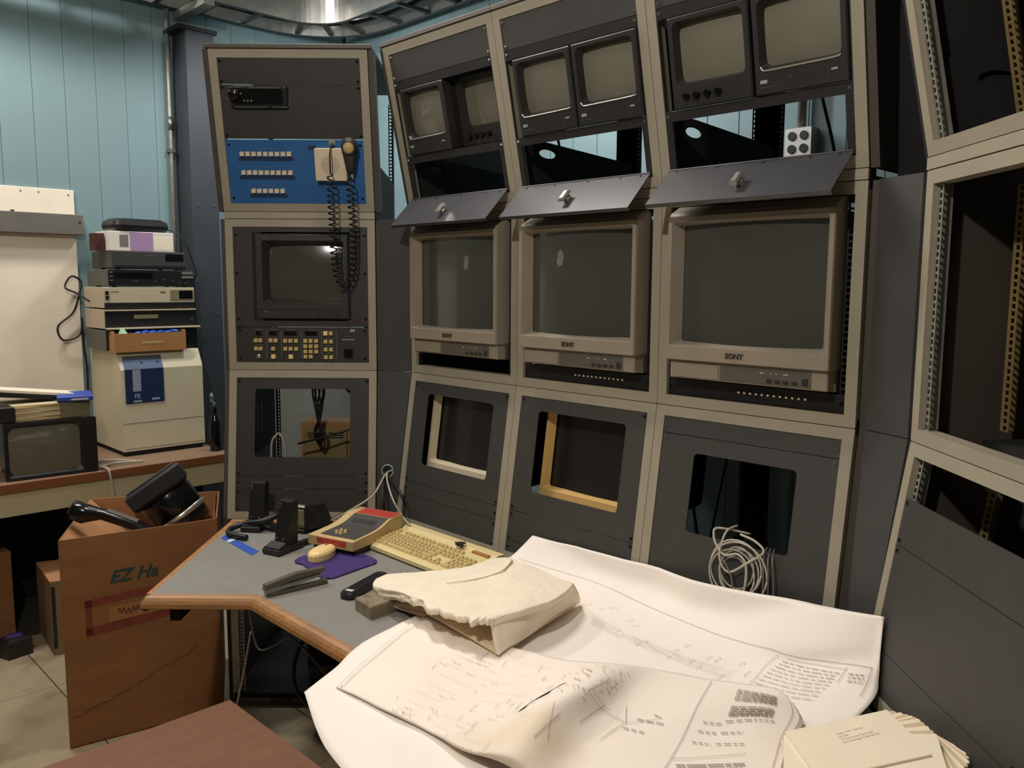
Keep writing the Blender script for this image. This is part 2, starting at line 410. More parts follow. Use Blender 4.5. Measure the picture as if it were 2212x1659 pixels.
SCREW_S = MB().lathe([(0.0, 0.0035), (0.003, 0.0035), (0.0048, 0.001), (0.0048, 0.0)], 8, False).mesh('screw', 'steel')
def frame(bay, name, t, m='beige'):
    M, L = TIER[t]
    MB().ring(rr(WB / 2, L / 2, WB - 2 * G, L - 2 * G, 0.002), rr(WB / 2, L / 2, WB - 2 * FR, L - 2 * FR, 0.001), -0.035, 0.0).build(name, m, bay, M)
def panel(bay, t, s0, s1, m, cut=None, r=0.012, screws=True, steel=False, h=0.0, nm='blank_panel'):
    M, L = TIER[t]; x0, x1 = FR + 0.001, WB - FR - 0.001
    if cut: b = MB().ring(rr(WB / 2, (s0 + s1) / 2, x1 - x0, s1 - s0 - 0.0016, 0.001), rr((cut[0] + cut[1]) / 2, (cut[2] + cut[3]) / 2, cut[1] - cut[0], cut[3] - cut[2], r), h - 0.006, h - 0.002)
    else: b = MB().prism(rr(WB / 2, (s0 + s1) / 2, x1 - x0, s1 - s0 - 0.0016, 0.001), h - 0.006, h - 0.002)
    o = b.build(nm, m, bay, M)
    if screws:
        ss = [s0 + 0.011, s1 - 0.011] if s1 - s0 < 0.2 else [s0 + 0.012, s1 - 0.012]
        if s1 - s0 < 0.05: ss = [(s0 + s1) / 2]
        for x in (x0 + 0.0085, x1 - 0.0085):
            for s in ss: link('screw', SCREW_S if steel else SCREW, o, T(x, s, h - 0.002))
    return o
def rail_mesh(length, m, hole=0.0096, w=0.018, pitch=0.0148):
    """perforated rack rail along y, in the x-y plane, thickness in z; real square holes"""
    b = MB(); n = int(length / pitch); p = length / n
    for k in range(n):
        b.ring(rr(0, (k + .5) * p, w, p, 1e-5, 1), rr(0, (k + .5) * p, hole, hole, 0.0005, 1), -0.002, 0.0)
    b.box(-w / 2 - 0.002, -w / 2, 0, length, -0.03, 0.0)
    return b.mesh('rack_rail', m)
RAIL = rail_mesh(0.505, 'black'); RAIL_TAN = rail_mesh(0.505, 'rail_tan'); RAIL_Z = rail_mesh(0.505, 'zinc'); RAIL_BASE = rail_mesh(0.63, 'zinc')
REAR = rail_mesh(1.62, 'black')
def rack(seg, i, label, name='equipment_rack', group=None, left=False, right=False, rails='black', skip_base=False):
    bay = thing(name, SEG[seg] @ T(i * WB, 0, 0), label, 'rack', group)
    frame(bay, 'top_frame', 'top'); frame(bay, 'middle_frame', 'mid'); frame(bay, 'lower_frame', 'low'); frame(bay, 'base_frame', 'base', 'zinc')
    MB().box(G, WB - G, -0.002, 0.04, Z2 + 0.0012, Z25 - 0.0012).build('knee_strip', 'beige', bay); MB().box(0.0005, WB - 0.0005, 0.008, 0.036, Z2 - 0.02, Z25 + 0.022).build('seam_light_block', 'interior', bay); MB().box(0.0005, WB - 0.0005, 0.008, 0.034, Z1 - 0.02, Z1 + 0.02).build('seam_light_block', 'interior', bay)  # backing strips added to stop light leaking through the seams
    rm = {'black': RAIL, 'tan': RAIL_TAN}[rails]
    for t in (('top', 'mid', 'low') if seg == 'C' else ('mid',)):
        M, L = TIER[t]
        for x, fl_ in ((FR + 0.010, 1), (WB - FR - 0.010, -1)):
            link('rack_rail', rm if seg != 'C' else RAIL_Z, bay, M @ T(x, FR, -0.012) @ Matrix.Diagonal((fl_, 1, 1, 1)))
    M, L = TIER['base']
    for x, fl_ in ((FR + 0.008, 1), (WB - FR - 0.008, -1)): link('rack_rail', RAIL_BASE, bay, M @ T(x, FR, -0.012) @ Matrix.Diagonal((fl_, 1, 1, 1)))
    # rear posts with holes, feet and cross members
    xr = WB - 0.024 if seg == 'A' else WB - 0.080
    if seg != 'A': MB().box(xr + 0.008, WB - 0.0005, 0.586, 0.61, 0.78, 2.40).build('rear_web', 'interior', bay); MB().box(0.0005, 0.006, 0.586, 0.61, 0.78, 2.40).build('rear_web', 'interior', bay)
    MB().box(0.004, WB - 0.004, 0.045, 0.57, Z25 - 0.018, Z25 - 0.014).build('tier_light_block', 'interior', bay)  # added plate keeping light from above out of the lower tiers
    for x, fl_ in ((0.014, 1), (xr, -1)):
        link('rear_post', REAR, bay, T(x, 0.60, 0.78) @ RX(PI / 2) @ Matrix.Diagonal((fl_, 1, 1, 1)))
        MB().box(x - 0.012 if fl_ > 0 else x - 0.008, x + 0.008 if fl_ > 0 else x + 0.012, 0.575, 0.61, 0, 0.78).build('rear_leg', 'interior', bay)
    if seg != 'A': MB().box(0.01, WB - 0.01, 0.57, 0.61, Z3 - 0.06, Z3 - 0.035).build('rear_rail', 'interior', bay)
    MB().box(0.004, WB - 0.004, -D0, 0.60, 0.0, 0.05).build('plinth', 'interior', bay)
    lid = MB().box(-0.012 if left else 0.0005, WB + (0.012 if right else -0.0005), -D3 - 0.004, 0.61, Z3 + 0.001, Z3 + 0.017, 0.002).build('lid', 'dark_trim', bay)
    # slanted gusset plate carrying the upper tier (left side of the bay), with an oval hole
    prof = [(0.0, Z25), (-0.036, Z25 + 0.198), (0.134, Z25 + 0.194), (0.57, Z25 + 0.170), (0.57, Z25 - 0.10), (0.004, Z25 - 0.02)]
    gx = 0.004 if seg != 'A' else WB - 0.012
    b = MB(); b.M = Matrix(((0, 0, 1, 0), (1, 0, 0, 0), (0, 1, 0, 0), (0, 0, 0, 1)))
    N_ = 24; cy, cz = 0.128, Z25 + 0.158
    def edge_pt(a):
        d = Vector((math.cos(a), math.sin(a))); best = None
        for k in range(len(prof)):
            p, q = Vector(prof[k]), Vector(prof[(k + 1) % len(prof)]); e_ = q - p
            den = d.x * e_.y - d.y * e_.x
            if abs(den) < 1e-9: continue
            w = p - Vector((cy, cz)); t = (w.x * e_.y - w.y * e_.x) / den; u_ = (w.x * d.y - w.y * d.x) / den
            if t > 0 and -1e-6 <= u_ <= 1 + 1e-6 and (best is None or t < best): best = t
        return (cy + d.x * best, cz + d.y * best)
    angs = sorted(set([2 * PI * k / N_ for k in range(N_)] + [math.atan2(z - cz, y - cy) % (2 * PI) for y, z in prof]))
    outer = [edge_pt(a) for a in angs]; inner = [(cy + 0.040 * math.cos(a), cz + 0.014 * math.sin(a)) for a in angs]
    b.ring(outer, inner, gx, gx + 0.004); b.build('gusset_plate', 'interior', bay)
    for flag, x0, x1 in ((left, -0.021, -0.001), (right, WB + 0.001, WB + 0.021)):
        if flag:
            b = MB(); b.M = Matrix(((0, 0, 1, 0), (1, 0, 0, 0), (0, 1, 0, 0), (0, 0, 0, 1)))
            b.prism([(-D0 + 0.020, 0), (0.6, 0), (0.6, Z2), (0.020, Z2), (0.018, Z1), (-D0 + 0.020, Z0)], x0, x1); b.build('side_panel', 'dark_trim', bay)
            b = MB(); b.M = Matrix(((0, 0, 1, 0), (1, 0, 0, 0), (0, 1, 0, 0), (0, 0, 0, 1)))
            if seg == 'A': prof_t = [(0.006, Z25), (-D3 + 0.006, Z3), (-D3 + 0.05, Z3), (0.05, Z25)]
            else: prof_t = [(0.006, Z25), (-D3 + 0.006, Z3), (0.6, Z3), (0.6, Z25)]
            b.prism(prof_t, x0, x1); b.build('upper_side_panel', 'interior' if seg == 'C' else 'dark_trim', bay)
    return bay

rA = rack('A', 0, 'tall rack facing the viewer, blue push-button panel above a small screen', left=True, right=True)
panel(rA, 'top', 0.445, 0.533, 'brown_panel'); pr = panel(rA, 'top', 0.259, 0.445, 'brown_panel', (0.066, 0.274, 0.368, 0.4405))
panel(rA, 'low', 0.162, 0.536, 'brown_panel', (0.099, 0.460, 0.235, 0.494)); panel(rA, 'low', 0.116, 0.162, 'brown_panel'); panel(rA, 'low', 0.028, 0.116, 'brown_panel')
gB = 'three angled monitor bays in a row'
rB = [rack('B', 0, 'leftmost of the three angled bays, with the single screw-hole gap under its large monitor', group=gB, left=True),
      rack('B', 1, 'middle of the three angled bays, yellowed bezel showing in its lower cutout', group=gB),
      rack('B', 2, 'right of the three angled bays, white cable coil hanging from its lower cutout', group=gB, right=True)]
rB[0]['label'] = 'leftmost of the three angled bays, an empty black slot under its large monitor'
for k in range(3):
    panel(rB[k], 'top', 0.443, 0.533, 'grey_panel', steel=True)
for k in (0, 1):
    panel(rB[k], 'low', 0.164, 0.536, 'grey_panel', (0.110, 0.460, 0.236, 0.494))
panel(rB[0], 'low', 0.116, 0.164, 'grey_panel'); panel(rB[0], 'low', 0.028, 0.116, 'grey_panel')
panel(rB[1], 'low', 0.067, 0.164, 'grey_panel'); panel(rB[1], 'low', 0.028, 0.067, 'grey_panel')
panel(rB[2], 'low', 0.490, 0.536, 'grey_panel', steel=True); panel(rB[2], 'low', 0.028, 0.490, 'grey_panel', (0.136, 0.430, 0.235, 0.446), steel=True)
rC = rack('C', 0, 'empty dark rack bay at the right edge with bare perforated rails', left=True, rails='tan')
panel(rC, 'low', 0.345, 0.448, 'grey_panel'); panel(rC, 'low', 0.118, 0.345, 'grey_panel'); panel(rC, 'low', 0.028, 0.118, 'grey_panel')
for t in ('top', 'mid', 'low'):
    M, L = TIER[t]
    link('inner_rail', RAIL_TAN, rC, M @ T(FR + 0.02, FR, -0.17) @ Matrix.Diagonal((1.4, 1, 1, 1)))
MB().box(0.0, WB, 0.55, 0.56, 0.05, Z3).build('back_panel', 'interior', rC)  # black back added so the open bay looks dark inside
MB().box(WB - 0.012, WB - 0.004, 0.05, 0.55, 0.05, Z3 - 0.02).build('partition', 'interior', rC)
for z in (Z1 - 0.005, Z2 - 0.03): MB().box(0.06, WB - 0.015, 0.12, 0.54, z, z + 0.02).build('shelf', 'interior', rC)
MB().box(0.15, WB - 0.02, 0.36, 0.375, Z1 + 0.015, Z1 + 0.10).build('rear_blank', 'brown_panel', rC)
MB().box(0.15, WB - 0.02, 0.36, 0.375, Z2 - 0.16, Z2 - 0.03).build('rear_blank', 'brown_panel', rC)
MB().box(0.15, WB - 0.02, 0.30, 0.315, Z25 + 0.01, Z25 + 0.12).build('rear_blank', 'brown_panel', rC)
MB().box(WB + 0.001, WB * 2 - 0.001, -D0, -D0 + 0.035, 0.05, Z3).build('next_bay_front', 'grey_panel', rC)

# infill panels in the angles between the three rack runs
def P3(seg, u, d, z): return SEG[seg] @ Vector((u, -d, z))
def corner_panel(sa, ua, sb, ub, rows, label, name='corner_panel', m='corner_grey', inset=0.004, hole=None):
    b = MB(); F = []; Bk = []
    for d, z in rows:
        p, q = P3(sa, ua, d - inset, z), P3(sb, ub, d - inset, z); pb, qb = P3(sa, ua, d - inset - 0.012, z), P3(sb, ub, d - inset - 0.012, z)
        F.append((p, q)); Bk.append((pb, qb))
    def tri(poly_f, poly_b): b.loft([poly_b, poly_f])
    if hole is None:
        b.loft([[Bk[0][0], Bk[0][1], Bk[1][1], Bk[1][0]], [F[0][0], F[0][1], F[1][1], F[1][0]]])
    else:
        (p0, q0), (p1, q1) = F; c = p0.lerp(q0, hole[0]).lerp(p1.lerp(q1, hole[0]), hole[1])
        ux = (q0 - p0).normalized(); uy = (p1 - p0).normalized(); n = ux.cross(uy).normalized(); uy = n.cross(ux)
        corners = [p0, q0, q1, p1]; outl = []
        for k in range(4):
            for j in range(6): outl.append(corners[k].lerp(corners[(k + 1) % 4], j / 6))
        inl = []
        for v in outl:
            d = v - c; a = math.atan2(d.dot(uy), d.dot(ux)); inl.append(c + ux * (hole[2] * math.cos(a)) + uy * (hole[2] * math.sin(a)))
        off = -n * 0.01
        b.loft([[v + off for v in outl], outl, inl, [v + off for v in inl]], False, False)
    o = b.build(name, m)
    tag(o, label, 'panel')
    return o, (F if hole is None else (c, ux, uy, n))
_, HOLE = corner_panel('A', WB + 0.012, 'B', -0.008, [(D0, Z0), (0, Z1 - 0.001)], 'grey angled infill panel with a round cable hole, near the red-topped box', hole=(0.40, 0.33, 0.021))
corner_panel('A', WB + 0.012, 'B', -0.008, [(0, Z1 + 0.001), (0, Z2)], 'plain grey upright infill panel beside the small green-grey screen, left of the first large monitor')
corner_panel('B', 3 * WB + 0.022, 'C', -0.022, [(D0, Z0 - 0.1), (0, Z1 - 0.001)], 'grey lower infill panel in the right corner, above the tip of the drawing sheet')
corner_panel('B', 3 * WB + 0.022, 'C', -0.022, [(0, Z1 + 0.001), (0, Z2)], 'plain grey infill panel right of the rightmost large monitor')
corner_panel('B', 3 * WB + 0.022, 'C', -0.022, [(-0.10, Z2), (-0.03, Z3)], 'added black sheet darkening the upper gap in the right corner beside the empty rack', m='interior')  # black sheet added so the open gap stays dark
c_, ux, uy, n_ = HOLE
gm = MB(); gm.tube([c_ + (ux * math.cos(a) + uy * math.sin(a)) * 0.0235 for a in [2 * PI * k / 20 for k in range(21)]], 0.003, 6)
tag(gm.build('cable_grommet', 'plate_grey', None, None, True), 'grey round grommet lining the cable hole in the angled infill panel', 'grommet')

# ------------------------------------------------------------------ equipment in the racks
def unit(name, seg, i, t, x, s, label, cat, group=None):
    M, L = TIER[t]; return thing(name, SEG[seg] @ T(i * WB, 0, 0) @ M @ T(x, s, 0), label, cat, group)
def bulge(cx, cy, w, h, r, z, depth, n=12):
    """convex picture-tube face with rounded outline"""
    b = MB(); loops = []
    q = []
    for a, c in zip(rr(cx, cy, w, h, r, 5), rr(cx, cy, w, h, r, 5)[1:] + rr(cx, cy, w, h, r, 5)[:1]):
        m = 6 if math.hypot(a[0] - c[0], a[1] - c[1]) > 0.03 else 1
        q += [(a[0] + (c[0] - a[0]) * j / m, a[1] + (c[1] - a[1]) * j / m) for j in range(m)]
    for k in range(n):
        f = 1 - k / n
        loops.append([(cx + (px - cx) * f, cy + (py - cy) * f, z + depth * (0.5 - 0.5 * ((px - cx) * f * 2 / w) ** 2 - 0.5 * ((py - cy) * f * 2 / h) ** 2)) for px, py in q])
    return b.loft(loops, False, True)
KEYM = {}
def keymesh(w, h, z, m, nm='button'):
    k = (w, h, z, m, nm)
    if k not in KEYM: KEYM[k] = MB().loft([[(x, y, 0) for x, y in rr(0, 0, w, h, 0.0012, 1)], [(x, y, z) for x, y in rr(0, 0, w * .9, h * .9, 0.001, 1)]], False).mesh(nm, m)
    return KEYM[k]
# mobile radio control head in the upper blank panel of the left rack
u = unit('radio_head', 'A', 0, 'top', 0.170, 0.372, 'black two-way radio head with a round knob, set in the upper brown panel', 'radio')
b = MB(); b.prism(rr(0, 0.032, 0.205, 0.070, 0.012, 4), -0.04, 0.022, 0.004); b.build('body', 'black_satin', u)
b = MB(); b.prism(rr(0, 0.033, 0.175, 0.050, 0.004), 0.022, 0.028, 0.002); b.build('face', 'black_gloss', u)
b = MB(); b.M = T(-0.082, 0.038, 0.022); b.lathe([(0.0, 0.022), (0.016, 0.022), (0.0185, 0.019), (0.0185, 0.0)], 20, False); b.build('knob', 'black_gloss', u, None, True)
b = MB(); b.box(-0.098, -0.055, 0.0605, 0.0635, 0.022, 0.0275); b.box(-0.03, 0.083, 0.0595, 0.0635, 0.024, 0.0288); b.build('edge_trim', 'sony_grey', u)
for k in range(3): link('button', keymesh(0.0065, 0.0065, 0.003, 'cable_grey'), u, T(-0.048 + 0.0125 * k, 0.018, 0.028))
link('indicator', keymesh(0.006, 0.006, 0.002, 'cable_grey', 'indicator'), u, T(-0.058, 0.042, 0.028))
# blue push button panel
u = unit('button_panel', 'A', 0, 'top', 0.28, 0.030, 'blue intercom panel with three rows of cream push buttons, under the brown panel', 'control panel')
MB().prism(rr(0, 0.113, 0.498, 0.226, 0.001), -0.008, -0.001).build('face_plate', 'blue_panel', u)
bm_ = keymesh(0.0165, 0.0165, 0.010, 'button')
for x0, y, n in ((0.0885, 0.177, 9), (0.0885, 0.111, 9), (0.119, 0.0455, 6)):
    for k in range(n): link('push_button', bm_, u, T(x0 - 0.28 + 0.0213 * k, y, -0.001))
    link('label_strip', MB().prism(rr(0, 0, 0.0213 * n + 0.012, 0.010, 0.001), 0, 0.002).mesh('label_strip', 'print_blue'), u, T(x0 - 0.28 + 0.0213 * (n - 1) / 2, y - 0.0185, -0.001))
    b = MB()
    for k in range(7): b.box(-0.022 + k * 0.0066, -0.0175 + k * 0.0066, -0.002, 0.002, 0, 0.0006)
    b.build('engraved_title', 'ups_slate', u, T(x0 - 0.28 + 0.0213 * (n - 1) / 2, y + 0.019, -0.001))
for x in (-0.238, 0.238):
    for y in (0.018, 0.208): link('screw', SCREW, u, T(x, y, -0.001))
b = MB(); b.prism(rr(0, 0, 0.028, 0.016, 0.001), 0, 0.001); b.build('dim_window', 'print_blue', u, T(0.062, 0.200, -0.001))
# cream speaker box and the jack above it
u = unit('speaker_box', 'A', 0, 'top', 0.413, 0.116, 'square cream speaker box mounted on the blue button panel', 'speaker')
MB().prism(rr(0, 0.056, 0.114, 0.114, 0.003), 0.0, 0.03, 0.002).build('case', 'button', u)
b = MB()
for i in range(11):
    for j in range(11):
        if (i - 5) ** 2 + (j - 5) ** 2 <= 28: b.cyl((-0.0 + (i - 5) * 0.0064, 0.055 + (j - 5) * 0.0064, 0.0295), (0, 0, 1), 0.0017, 0.001, 6)
o = b.build('grille_hole', 'ink_dark', u); o['kind'] = 'stuff'
u = unit('cord_jack', 'A', 0, 'top', 0.418, 0.238, 'small metal jack above the cream speaker box holding a black plug', 'jack')
MB().prism(rr(0, 0.01, 0.022, 0.02, 0.001), -0.001, 0.006).build('plate', 'zinc', u)
MB().cyl((0, 0.004, 0.006), (0, -0.6, 1), 0.006, 0.02, 10).build('plug', 'black', u)
# hand microphone hanging at the right side
u = unit('hand_microphone', 'A', 0, 'top', 0.484, 0.172, 'dark handset with a round brass grille hanging beside the speaker box', 'handset')
b = MB(); b.loft([[(x, y, z) for x, y in rr(0, yy, w, 0.018, 0.006, 3)] for (w, yy, z) in ((0.030, 0, 0.012),)] + [], True, True) if False else None
b = MB(); b.M = Matrix(((1, 0, 0, 0), (0, 0, 1, 0), (0, -1, 0, 0.03), (0, 0, 0, 1)))
b.loft([[(x, y, s) for x, y in rr(0, 0, w, d, min(w, d) * .35, 3)] for s, w, d in ((-0.028, 0.014, 0.018), (-0.018, 0.030, 0.028), (0.02, 0.042, 0.034), (0.045, 0.052, 0.036), (0.07, 0.056, 0.04), (0.088, 0.044, 0.034), (0.096, 0.02, 0.02))])
b.build('body', 'brown_panel', u, None, True)
b = MB(); b.M = T(0.001, 0.062, 0.048); b.lathe([(0.0265, 0), (0.0265, 0.006), (0.022, 0.009), (0.019, 0.006)], 20, False, ); b.build('bezel_ring', 'charcoal', u, None, True)
b = MB(); b.M = T(0.001, 0.062, 0.052); b.lathe([(0.022, 0), (0.017, 0.004), (0.0, 0.005)], 16, False); b.build('grille', 'button_y', u, None, True)
b = MB()
for k in range(8): a = k * PI / 4; b.cyl((0.001 + 0.0155 * math.cos(a), 0.062 + 0.0155 * math.sin(a), 0.0545), (0, 0, 1), 0.0028, 0.0012, 8)
b.build('grille_hole', 'black', u)
MB().cyl((0.004, -0.032, 0.026), (0, -1, 0), 0.0042, 0.016, 8).build('strain_relief', 'cable_white', u)
# coiled cord: from the jack, down over the terminal, up to the handset
MAt = SEG['A'] @ TIER['top'][0]; 
Pj = MAt @ Vector((0.418, 0.234, 0.028)); Ph = MAt @ Vector((0.488, 0.118, 0.03))
def coil(path, r, wire, turns, straight0=0.0, straight1=0.0):
    P = smooth_path(path, 10); L = [0.0]
    for a, b_ in zip(P, P[1:]): L.append(L[-1] + (b_ - a).length)
    tot = L[-1]; N = int(turns * 12); out = []
    for k in range(N + 1):
        s = tot * k / N; i = max(0, min(len(P) - 2, next((j for j in range(len(L) - 1) if L[j + 1] >= s), len(P) - 2)))
        f = (s - L[i]) / max(L[i + 1] - L[i], 1e-9); p = P[i].lerp(P[i + 1], f); t = (P[i + 1] - P[i]).normalized()
        x = Vector((0, 1, 0)) - t * t.y; x.normalize(); y = t.cross(x)
        amp = r * min(1, max(0, (s - straight0) / 0.02)) * min(1, max(0, (tot - straight1 - s) / 0.02)); a = 2 * PI * turns * k / N
        out.append(p + x * (amp * math.cos(a)) + y * (amp * math.sin(a)))
    return MB().tube(out, wire, 5)
path = [Pj, Pj + Vector((0.0, -0.022, -0.03)), Pj + Vector((0.0, -0.016, -0.10)), (-0.657, 3.085, 1.98), (-0.657, 3.10, 1.86), (-0.660, 3.135, 1.74), (-0.650, 3.14, 1.66), (-0.632, 3.14, 1.625), (-0.605, 3.14, 1.632), (-0.588, 3.14, 1.69), (-0.585, 3.135, 1.80), (-0.588, 3.11, 1.90), (-0.588, 3.09, 2.0), Ph]
o = coil(path, 0.0115, 0.0029, 46, 0.10, 0.03).build('coiled_cord', 'rubber', None, None, True)
tag(o, 'black coiled handset cord looping down in front of the small screen', 'cord')
# terminal monitor in the middle tier of the left rack
u = unit('rack_terminal', 'A', 0, 'mid', 0.28, 0.164, 'dark rack terminal with a small bulging grey screen, above the keypad', 'monitor')
MB().ring(rr(0, 0.186, 0.500, 0.370, 0.001), rr(0.003, 0.188, 0.366, 0.330, 0.004), -0.008, -0.002).build('mounting_plate', 'brown_panel', u)
b = MB(); P_ = lambda lp, z: [(x, y, z) for x, y in lp]
b.loft([P_(rr(0.003, 0.188, 0.352, 0.318, 0.006), -0.05), P_(rr(0.003, 0.188, 0.352, 0.318, 0.006), -0.004), P_(rr(0.003, 0.188, 0.340, 0.306, 0.006), 0.002), P_(rr(0.008, 0.205, 0.305, 0.233, 0.008), 0.002), P_(rr(0.014, 0.2, 0.285, 0.21, 0.014), -0.035)], False, False)
b.build('bezel', 'charcoal', u)
bulge(0.014, 0.2, 0.288, 0.212, 0.02, -0.036, 0.022).build('screen', 'glass_term', u, None, True)
MB().box(-0.16, 0.16, 0.02, 0.36, -0.32, -0.05).build('case', 'interior', u)
b = MB(); b.box(-0.165, 0.17, 0.0655, 0.067, 0.0015, 0.0035); b.box(0.062, 0.068, 0.044, 0.05, 0.002, 0.006); b.box(0.095, 0.101, 0.044, 0.05, 0.002, 0.006); b.box(0.13, 0.145, 0.045, 0.049, 0.002, 0.005); b.build('control', 'black', u)
text_mesh('maker_mark', 'sanyo', 0.010, 'print_dim', u, T(-0.13, 0.054, 0.003), 0.0003) if False else None
b = MB(); b.box(-0.142, -0.122, 0.0565, 0.0585, 0.002, 0.0026); b.box(-0.138, -0.118, 0.3305, 0.3320, 0.002, 0.0026); b.build('maker_mark', 'print_dim', u)
for x in (-0.24, 0.24):
    for y in (0.03, 0.20, 0.34): link('screw', SCREW, u, T(x, y, -0.002))
# keypad panel
u = unit('keypad_panel', 'A', 0, 'mid', 0.0, 0.030, 'black keypad panel with yellowed keys in five columns, under the small screen', 'control panel')
MB().prism(rr(0.28, 0.066, 0.500, 0.131, 0.001), -0.008, -0.002).build('face_plate', 'brown_panel', u)
kk = keymesh(0.0150, 0.0150, 0.007, 'button_y', 'key'); kl = keymesh(0.0165, 0.0170, 0.007, 'button_lit', 'key')
Y = lambda s: s - 0.030
for xs, s in (((0.104, 0.121), 0.112), ((0.104, 0.121), 0.081), ((0.160, 0.179), 0.112), ((0.169,), 0.081), ((0.215, 0.235, 0.256), 0.111), ((0.215, 0.235, 0.256), 0.081),
              ((0.291, 0.311, 0.332), 0.111), ((0.291, 0.311, 0.332), 0.091), ((0.291, 0.311, 0.332), 0.071), ((0.291, 0.311), 0.052), ((0.368, 0.388), 0.109), ((0.368, 0.388), 0.079), ((0.368, 0.388), 0.050), ((0.388,), 0.140)):
    for x in xs: link('key', kk, u, T(x, Y(s), -0.002))
for x, s in ((0.169, 0.051), (0.235, 0.051), (0.368, 0.140)): link('key', kl, u, T(x, Y(s), -0.002))
for x in (0.144, 0.2, 0.276, 0.352, 0.409): MB().box(x - 0.0007, x + 0.0007, Y(0.046), Y(0.151), -0.002, -0.0012).build('divider_line', 'print_dim', u)
for x, w in ((0.114, 0.02), (0.170, 0.028), (0.235, 0.046), (0.313, 0.046)): MB().prism(rr(x, Y(0.139), w, 0.016, 0.001), -0.002, -0.0008).build('display_window', 'black_gloss', u)
b = MB()
for x, w, s in ((0.113, 0.026, 0.1535), (0.170, 0.03, 0.1535), (0.235, 0.03, 0.1535), (0.313, 0.022, 0.1535), (0.113, 0.028, 0.0965), (0.378, 0.012, 0.1245), (0.378, 0.018, 0.0945), (0.378, 0.014, 0.0645), (0.452, 0.016, 0.1290)):
    k = -w / 2
    while k < w / 2: b.box(x + k, x + k + 0.0022, Y(s) - 0.001, Y(s) + 0.001, -0.002, -0.0014); k += 0.0031
b.build('printed_caption', 'print_dim', u)
text_mesh('printed_caption', 'VIDEO SWITCHER', 0.006, 'print_white', u, T(0.453, Y(0.116), -0.0018), 0.0003) if False else None
text_mesh('maker_mark', 'AD', 0.014, 'print_white', u, T(0.468, Y(0.1505), -0.0018), 0.0003, 0.35, bold=0.0004)
b = MB(); k = 0.43
while k < 0.476: b.box(k, k + 0.0026, Y(0.1155), Y(0.1180), -0.002, -0.0014); k += 0.0036
b.build('printed_caption', 'print_white', u)
b = MB(); b.M = T(0.113, Y(0.052), -0.002); b.lathe([(0.0085, 0), (0.0085, 0.004), (0.007, 0.006), (0.0, 0.006)], 14, False); b.build('key_lock', 'chrome', u, None, True)
MB().box(0.1122, 0.1138, Y(0.049), Y(0.056), 0.0038, 0.0045).build('key_slot', 'black', u)
MB().prism(rr(0.453, Y(0.064), 0.032, 0.032, 0.002), -0.002, 0.002).build('socket', 'black_gloss', u)
for x in (0.045, 0.515):
    for s in (0.045, 0.15): link('screw', SCREW, u, T(x, Y(s), -0.002))

# contents seen through the lower cutout of the left rack
c = thing('power_supply_box', T(-0.745, 3.33, 0.86), 'brown and olive ventilated power supply box inside the left rack, behind the lower cutout', 'power supply')
MB().box(-0.100, 0.100, 0.0, 0.12, 0.0, 0.215, 0.004).build('case', 'box_brown', c)
MB().prism(rr(0.0, 0.10, 0.170, 0.175, 0.004), 0.0, 0.010, 0.003).build('front_cover', 'box_olive', c, RX(PI / 2))
sl = MB().box(-0.030, 0.030, -0.0125, -0.0095, -0.0018, 0.0018).mesh('vent_slot', 'black')
for r_ in range(3):
    for x0 in (-0.042, 0.042): link('vent_slot', sl, c, T(x0, 0, 0.172 - 0.009 * r_))
MB().box(-0.095, 0.095, 0.0, 0.16, -0.81, -0.001).build('stand', 'interior', c)
o = MB().box(-0.40, 0.10, 0, 0.006, 0.0, 1.35).build('backing_plate', 'plate_grey', None, T(-0.93, 4.35, 0.45)); tag(o, 'pale grey metal plate standing behind the left rack, seen through its cutout', 'plate')
o = MB().box(0, 0.006, 0, 0.30, 0, 0.3).build('vent_plate', 'interior', None, T(-1.03, 3.30, 0.95)); tag(o, 'black slotted side plate inside the left rack cutout', 'plate')
vs = MB().box(0.006, 0.008, 0, 0.012, 0, 0.005).mesh('vent_slot', 'zinc')
for j in range(2):
    for k in range(12): link('vent_slot', vs, o, T(0, 0.04 + 0.05 * j, 0.07 + 0.011 * k))
b = MB()
for k in range(9):
    a = k * 0.7; r_ = 0.016
    b.tube(smooth_path([(0.006 * math.cos(a), 0.004 * k - .01, 0.30), (0.03 * math.cos(a), 0.01 * math.sin(a), 0.20), (r_ * math.cos(a + 1), r_ * math.sin(a + 1), 0.12), (0.008 * math.cos(a), 0.008 * math.sin(a), 0.08), (0.03 * math.cos(a + 2), 0.02 * math.sin(a), 0.02), (0.012 * math.cos(a + 2.5), 0.02 * math.sin(a), -0.03)], 5), 0.0045, 5)
b.tube(smooth_path([(0.0, 0, 0.28), (0.05, 0.02, 0.36), (0.12, 0.05, 0.42)]), 0.01, 6); b.tube(smooth_path([(0.01, 0, 0.22), (0.09, 0.03, 0.30), (0.15, 0.03, 0.20), (0.16, 0.02, 0.05)]), 0.006, 6)
b.tube(smooth_path([(-0.10, -0.02, -0.03), (0.0, -0.03, -0.005), (0.10, -0.02, 0.02), (0.20, 0.0, 0.045)]), 0.005, 6)
b.tube(smooth_path([(0.10, 0.0, 0.34), (0.13, 0.0, 0.24), (0.155, 0.0, 0.20), (0.10, 0.0, 0.26)]), 0.012, 6)
o = b.build('cable_bundle', 'rubber', None, T(-0.755, 3.255, 1.03) @ Matrix.Diagonal((0.8, 0.8, 0.9, 1)), True); tag(o, 'tied bundle of black cables hanging inside the left rack cutout', 'cable')
b = MB(); b.tube(smooth_path([(-0.03, 0, -0.05), (-0.025, 0, 0.02), (0.0, 0.01, 0.05), (0.02, 0.0, 0.02), (0.03, 0, -0.05)]), 0.0045, 6)
